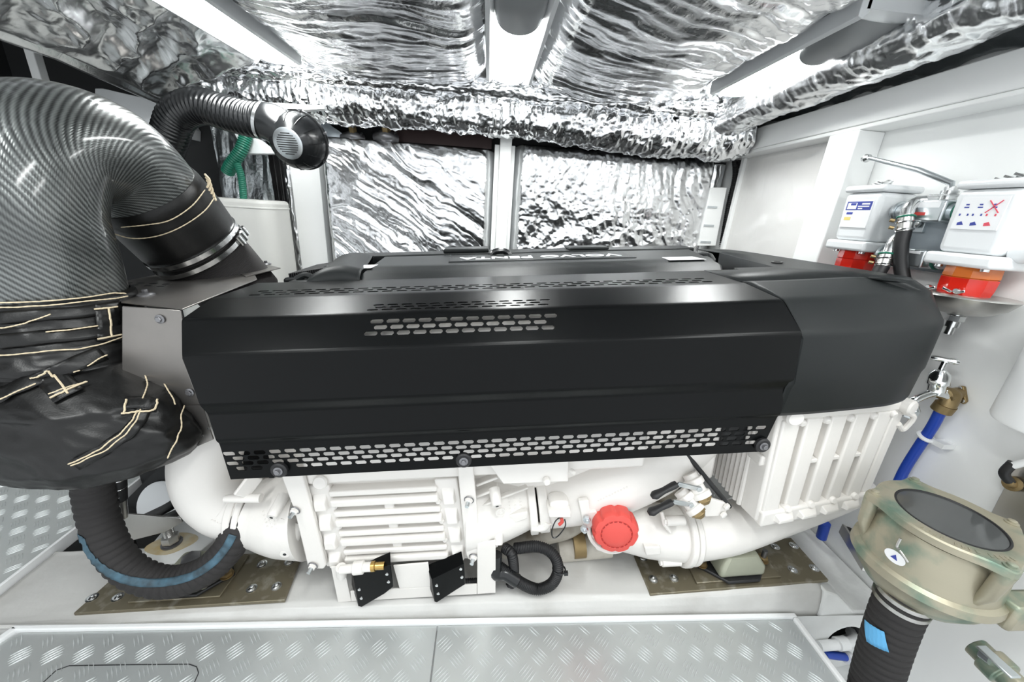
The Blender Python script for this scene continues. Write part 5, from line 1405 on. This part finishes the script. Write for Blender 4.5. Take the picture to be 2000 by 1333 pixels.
# steel dish under the second filter
dc = at(1886, 578, X=1.50)
DS = T('drip_dish', 'polished steel dish under the orange bowl filter', 'dish', dc - Vector((0, 0, .06)))
DS.part(G().lathe(dc, (0, 0, -1), [(.112, -.004), (.115, 0), (.112, .004), (.095, .030), (.06, .052), (.02, .060), (.018, .058), (.058, .048), (.092, .026), (.108, .0)], 44), 'bowl', 'stainless', smooth=60)
DS.part(G().cyl(dc - Vector((0, 0, .055)), dc - Vector((0, 0, .10)), .017).hexa(dc - Vector((0, 0, .062)), (0, 0, -1), .022, .02).cyl(dc - Vector((0, 0, .10)), dc - Vector((0, 0, .125)), .011), 'drain_cock', 'steel')
DS.part(G().bar(dc + Vector((-.03, -.01, -.055)), dc + Vector((-.03, -.01, -.10)), .012, .006), 'yellow_handle', 'yellow', bevel=.002)

# ------------------------------------------------------------------ chrome tap, brass elbow, blue pipe
TP = T('water_tap', 'chrome tap with a cross handle on the right wall beside the nose cover', 'tap', at(1835, 775, X=1.52))
tb0, tb1 = at(1828, 765, X=1.52), at(1838, 722, X=1.52)
TP.part(G().tube([tb0, tb0.lerp(tb1, .3), tb0.lerp(tb1, .35), tb0.lerp(tb1, .8), tb1], [.022, .024, .028, .026, .014], 24), 'body', 'chrome', smooth=50)
th = at(1846, 706, X=1.52)
TP.part(G().cyl(tb1, th, .008), 'stem', 'chrome')
h0, h1 = at(1818, 698, X=1.50), at(1874, 708, X=1.54)
TP.part(G().tube([h0, h0.lerp(h1, .15), h0.lerp(h1, .5), h0.lerp(h1, .85), h1], [.007, .010, .008, .010, .007], 16), 'handle', 'chrome', smooth=60)
TP.part(G().tube(spline([tb0, at(1806, 772, X=1.49), at(1785, 782, X=1.46), at(1776, 792, X=1.45)], 6), .0125, 16), 'spout', 'chrome', smooth=60)
TP.part(G().tube([at(1776, 783, X=1.45), at(1783, 806, X=1.45)], .019, 18).hexa(at(1781, 800, X=1.45), (0, 0, -1), .02, .03), 'spout_end', 'zinc')
TP.part(G().tube([tb0, at(1846, 772, X=1.55)], .018, 18).hexa(at(1838, 769, X=1.54), (1, 0, 0), .022, .016), 'union', 'chrome')
BE = T('wall_elbow', 'old brass wall elbow with a three hole flange beside the tap', 'pipe fitting', at(1876, 780, X=1.615))
BE.part(G().tube(spline([at(1846, 772, X=1.55), at(1858, 772, X=1.57), at(1852, 786, X=1.565), at(1844, 800, X=1.56)], 6), .024, 20), 'elbow', 'brass_old', smooth=60)
BE.part(G().tube([at(1856, 770, X=1.57), at(1872, 768, X=1.61)], .02, 18), 'neck', 'brass_old')
BE.part(G().prism([at(x, y, X=1.606) for x, y in ((1872, 753), (1882, 754), (1887, 784), (1880, 790), (1862, 781), (1858, 766))], (.012, 0, 0)), 'flange', 'brass_old', bevel=.004)
for x, y in ((1875, 758), (1880, 783)): BE.part(G().lathe(at(x, y, X=1.606), (-1, 0, 0), [(.006, 0), (.005, .003)], 12), 'screw', 'steel')
BE.part(G().tube([at(1848, 790, X=1.56), at(1838, 802, X=1.56)], .028, 20), 'ferrule', 'brass_old')
BL = T('water_pipe', 'blue plastic water pipe running down the right wall from the brass elbow', 'pipe', at(1750, 950, X=1.58))
BL.part(G().tube(spline([at(1838, 801, X=1.56), at(1820, 835, X=1.57), at(1795, 872, X=1.58), at(1768, 915, X=1.585), at(1752, 950, X=1.585), at(1742, 985, X=1.585), at(1735, 1040, X=1.585)], 8), .0155, 20), 'pipe', 'blue', smooth=60)
BL.part(G().torus(at(1840, 799, X=1.56), (0, .3, -1), .019, .005, 24, 8), 'white_collar', 'white_plastic')
BL.part(G().torus(at(1808, 853, X=1.574), (0, .35, -1), .019, .007, 24, 8).box(*(lambda p: (p.x, 1.6199, p.y - .045, p.y - .01, p.z - .012, p.z + .006))(at(1814, 857, X=1.574))), 'pipe_clip', 'white_plastic')

# ------------------------------------------------------------------ white canister, steel bracket
wc = at(1955, 832, X=1.40); cyl_c = Vector((1.51, wc.y - .02, wc.z))
WC = T('white_canister', 'white cylindrical canister at the right edge of the view', 'canister', cyl_c)
WC.part(G().lathe(cyl_c, (0, 0, 1), [(.088, 0), (.10, .003), (.104, .012), (.104, .36), (.098, .372), (.0, .374)], 48), 'shell', 'white_plastic')
WC.part(G().lathe(cyl_c - Vector((0, 0, .004)), (0, 0, 1), [(.086, 0), (.090, .002), (.090, .008)], 48), 'foot_ring', 'white_plastic')
SB = T('steel_bracket', 'stainless sheet bracket on the wall behind the bronze strainer', 'bracket', at(1960, 1040, X=1.6))
SB.part(G().prism([at(x, y, X=1.60) for x, y in ((1905, 1060), (1982, 912), (2040, 880), (2040, 1080), (1990, 1110))], (.006, 0, 0)), 'sheet', 'stainless', bevel=.0015)
tp_ = at(1978, 945, X=1.59)
SB.part(G().lathe(tp_, (-1, 0, .2), [(.022, 0), (.022, .004), (.014, .006), (.012, .02), (.006, .022)], 20), 'terminal', 'brass_old')
SB.part(G().tube(spline([tp_ + Vector((-.01, 0, .004)), tp_ + Vector((-.03, .01, .03)), tp_ + Vector((-.03, .005, .07))], 6), .012, 12), 'terminal_boot', 'black')
SB.part(G().tube(spline([tp_ + Vector((-.03, .005, .06)), tp_ + Vector((-.03, -.03, .10)), tp_ + Vector((-.02, -.10, .12))], 6), .010, 12), 'cable', 'white_plastic')

# ------------------------------------------------------------------ bronze sea strainer
sc = Vector((1.295, .735, .615))
SN = T('sea_strainer', 'weathered bronze sea water strainer with a round glass lid', 'strainer', sc - Vector((0, 0, .33)))
LID = .150
body = SN.part(G().lathe(sc, (0, 0, -1), [(.128, .016), (.136, .03), (.142, .09), (.146, .135), (.158, .142), (.160, .165), (.150, .172), (.138, .20), (.110, .238), (.07, .252), (.0, .254)], 56), 'body', 'bronze', smooth=40)
n = 72; out = []; inn = []
lugs = [math.radians(a) for a in (146, 66, -8, -104)]
for k in range(n):
    a = 2*math.pi*k/n; r = LID
    for l in lugs:
        d = abs((a - l + math.pi) % (2*math.pi) - math.pi); r += .026 * math.exp(-(d/.17)**2)
    out.append((r, a))
g = G(); lv = [(0, .002, 1.), (0, .020, 1.), (-.004, .024, 1.)]
vs = []
for dr, h, _ in lv:
    for r, a in out: vs.append(sc + Vector(((r + dr)*math.cos(a), (r + dr)*math.sin(a), h - .004)))
for rr_, h in ((.115, .024), (.108, .021), (.108, .0)):
    for r, a in out: vs.append(sc + Vector((rr_*math.cos(a), rr_*math.sin(a), h - .004)))
m_ = 6
fs = [(i*n+k, i*n+(k+1) % n, (i+1)*n+(k+1) % n, (i+1)*n+k) for i in range(m_-1) for k in range(n)]
fs += [(5*n+k, 5*n+(k+1) % n, (k+1) % n, k) for k in range(n)]
LD = SN.part(G().add(vs, fs), 'lid_ring', 'bronze', smooth=40)
SN.part(G().lathe(sc + Vector((0, 0, .004)), (0, 0, 1), [(.108, 0), (.108, .012)], 56), 'glass', 'glass', LD)
SN.part(G().lathe(sc - Vector((0, 0, .03)), (0, 0, 1), [(.105, 0), (.105, .002)], 48), 'basket', 'slate')
SN.part(G().torus(sc + Vector((0, 0, .0165)), (0, 0, 1), .108, .0035, 56, 6), 'gasket', 'black', LD)
for l in lugs:
    p = sc + Vector(((LID + .008)*math.cos(l), (LID + .008)*math.sin(l), .020))
    SN.part(G().lathe(p, (0, 0, 1), [(.014, 0), (.014, .003), (.009, .004), (.009, .009), (.005, .011)], 16), 'lid_bolt', 'bronze', LD)
    SN.part(G().tube([p - Vector((0, 0, .02)), p - Vector((.006*math.cos(l), .006*math.sin(l), .10)), p - Vector((.02*math.cos(l), .02*math.sin(l), .14))], [.018, .016, .010], 14), 'lug', 'bronze', body)
# raised lettering on the lid ring
for i in range(15):
    a = math.radians(196 + i * 5.2); r = .1325
    p = sc + Vector((r*math.cos(a), r*math.sin(a), .0205)); tdir = Vector((-math.sin(a), math.cos(a), 0)); rd = Vector((math.cos(a), math.sin(a), 0))
    if i in (4, 9): continue
    SN.part(G().bar(p - rd*.006, p + rd*.006, .0028, .0018).bar(p - rd*(.006 if i % 2 else -.004) + tdir*.003, p + rd*(.0 if i % 2 else .006) + tdir*.003, .0022, .0018), 'cast_letter', 'bronze', LD)
bvs = bvh_of(body)
h, nn = cast(bvs, 1748, 1088)
if h is not None:
    x_, y_, _ = frame(nn)
    SN.part(G().prism([h + nn*.0006 + x_*.024*math.cos(2*math.pi*k/24) + y_*.017*math.sin(2*math.pi*k/24) for k in range(24)], nn*.0006), 'round_sticker', 'label_white', body)
    SN.part(G().prism([h + nn*.0014 + x_*a + y_*b_ for a, b_ in ((-.008, -.006), (.008, -.006), (0, .008))], nn*.0005), 'sticker_mark', 'label_blue', body)
for q in ([(1760, 1052), (1753, 1067), (1757, 1073)], [(1758, 1075), (1766, 1086), (1774, 1098)]):
    w_ = on_surf(bvs, q, lift=.002)
    if len(w_) > 2: SN.part(G().tube([a for a, _ in w_], .003, 8), 'cast_mark', 'stainless', body)
# inlet branch and hose to the engine
ip = [sc + Vector((.03, .06, -.09)), sc + Vector((.06, .14, -.095)), sc + Vector((.09, .20, -.10))]
SN.part(G().tube(ip, [.06, .052, .05], 24), 'inlet_branch', 'bronze', body, smooth=50)
SN.part(G().tube([sc + Vector((.08, -.09, -.15)), sc + Vector((.16, -.13, -.17))], .03, 20).box(sc.x + .06, sc.x + .20, sc.y - .16, sc.y - .10, sc.z - .20, sc.z - .12), 'outlet_arm', 'bronze', bevel=.01)
# drain hose
DH = T('strainer_hose', 'thick black ribbed hose with blue tape below the bronze strainer', 'hose', (1.23, .69, 0))
hp0 = sc + Vector((-.055, -.03, -.215)); path = [hp0, hp0 + Vector((.0, -.005, -.10)), hp0 + Vector((.012, -.015, -.25)), hp0 + Vector((.03, -.03, -.42)), hp0 + Vector((.04, -.05, -.52))]
P, R = hose_rings(path, .060, .024, .0045, sharp=3.)
hb = DH.part(G().tube(P, R, 36), 'hose_body', 'hose_cloth', smooth=70)
for q in (.015, .04):
    DH.part(G().lathe(hp0 - Vector((0, 0, q)), (0, 0, -1), [(.0595, 0), (.0635, .001), (.0635, .013), (.0595, .014)], 36), 'hose_clamp', 'stainless')
_q = G().tube(P, .0605, 40); bvh = BVHTree.FromPolygons([Vector(v) for v in _q.v], _q.f)
ribbon(DH, bvh, [(1692, 1232), (1700, 1238), (1712, 1245), (1722, 1250), (1732, 1254)], .06, 'tape', 'blue_tape', lift=.001, th=.001)
# sea cock at the lower right
SK = T('sea_cock', 'bronze ball valve at the lower right corner behind the strainer', 'valve', at(1950, 1300, X=1.5))
a, b_ = at(1905, 1262, X=1.45), at(1990, 1345, X=1.45)
SK.part(G().tube([a, a.lerp(b_, .3), a.lerp(b_, .32), a.lerp(b_, .7), a.lerp(b_, .72), b_], [.03, .03, .04, .04, .03, .03], 20), 'valve_body', 'bronze', bevel=.002)
SK.part(G().tube([at(1920, 1275, X=1.42), at(1940, 1290, X=1.42)], .018, 14), 'stem', 'zinc')
SK.part(G().bar(at(1915, 1262, X=1.40), at(1985, 1325, X=1.40), .03, .006), 'lever', 'zinc', bevel=.002)
SK.part(G().bar(at(1922, 1272, X=1.395), at(1945, 1292, X=1.395), .012, .004), 'red_mark', 'red')
# white pipe fittings in the limber hole
WF = T('waste_fittings', 'white push fit pipe elbows inside the limber hole', 'pipe fitting', (hc.x, .9, hc.z - .06))
WF.part(G().tube(spline([at(1600, 1262, Y=.89), at(1640, 1258, Y=.89), at(1668, 1250, Y=.91), at(1662, 1235, Y=.95)], 6), .018, 18).tube([at(1635, 1258, Y=.888), at(1652, 1256, Y=.89)], .0235, 20), 'upper_elbow', 'white_plastic', smooth=50)
WF.part(G().tube([at(1652, 1284, Y=.89), at(1685, 1288, Y=.92)], .017, 18).tube([at(1651, 1284, Y=.888), at(1660, 1285, Y=.89)], .021, 20), 'lower_socket', 'white_plastic', smooth=50)
WF.part(G().tube([at(1610, 1278, Y=.885), at(1655, 1284, Y=.89)], .014, 14), 'blue_pipe', 'blue')
# angle bar, black pipe and blue pipe end behind the heat exchanger
o = G().bar(at(1690, 1105, Y=.98), at(1632, 1012, Y=1.28), .012, .05).build('angle_bar', 'stainless', bevel=.002); tag(o, 'stainless angle bar running back beside the engine bed', 'bar')
o = G().tube([at(1700, 1098, Y=.99), at(1640, 1005, Y=1.3)], .024, 18).build('drain_pipe', 'black'); tag(o, 'black pipe lying along the steel angle bar', 'pipe')
o = G().tube([at(1604, 1050, Y=1.22), at(1612, 1022, Y=1.22)], .02, 16).build('pipe_end', 'blue'); tag(o, 'short blue pipe end below the heat exchanger', 'pipe')
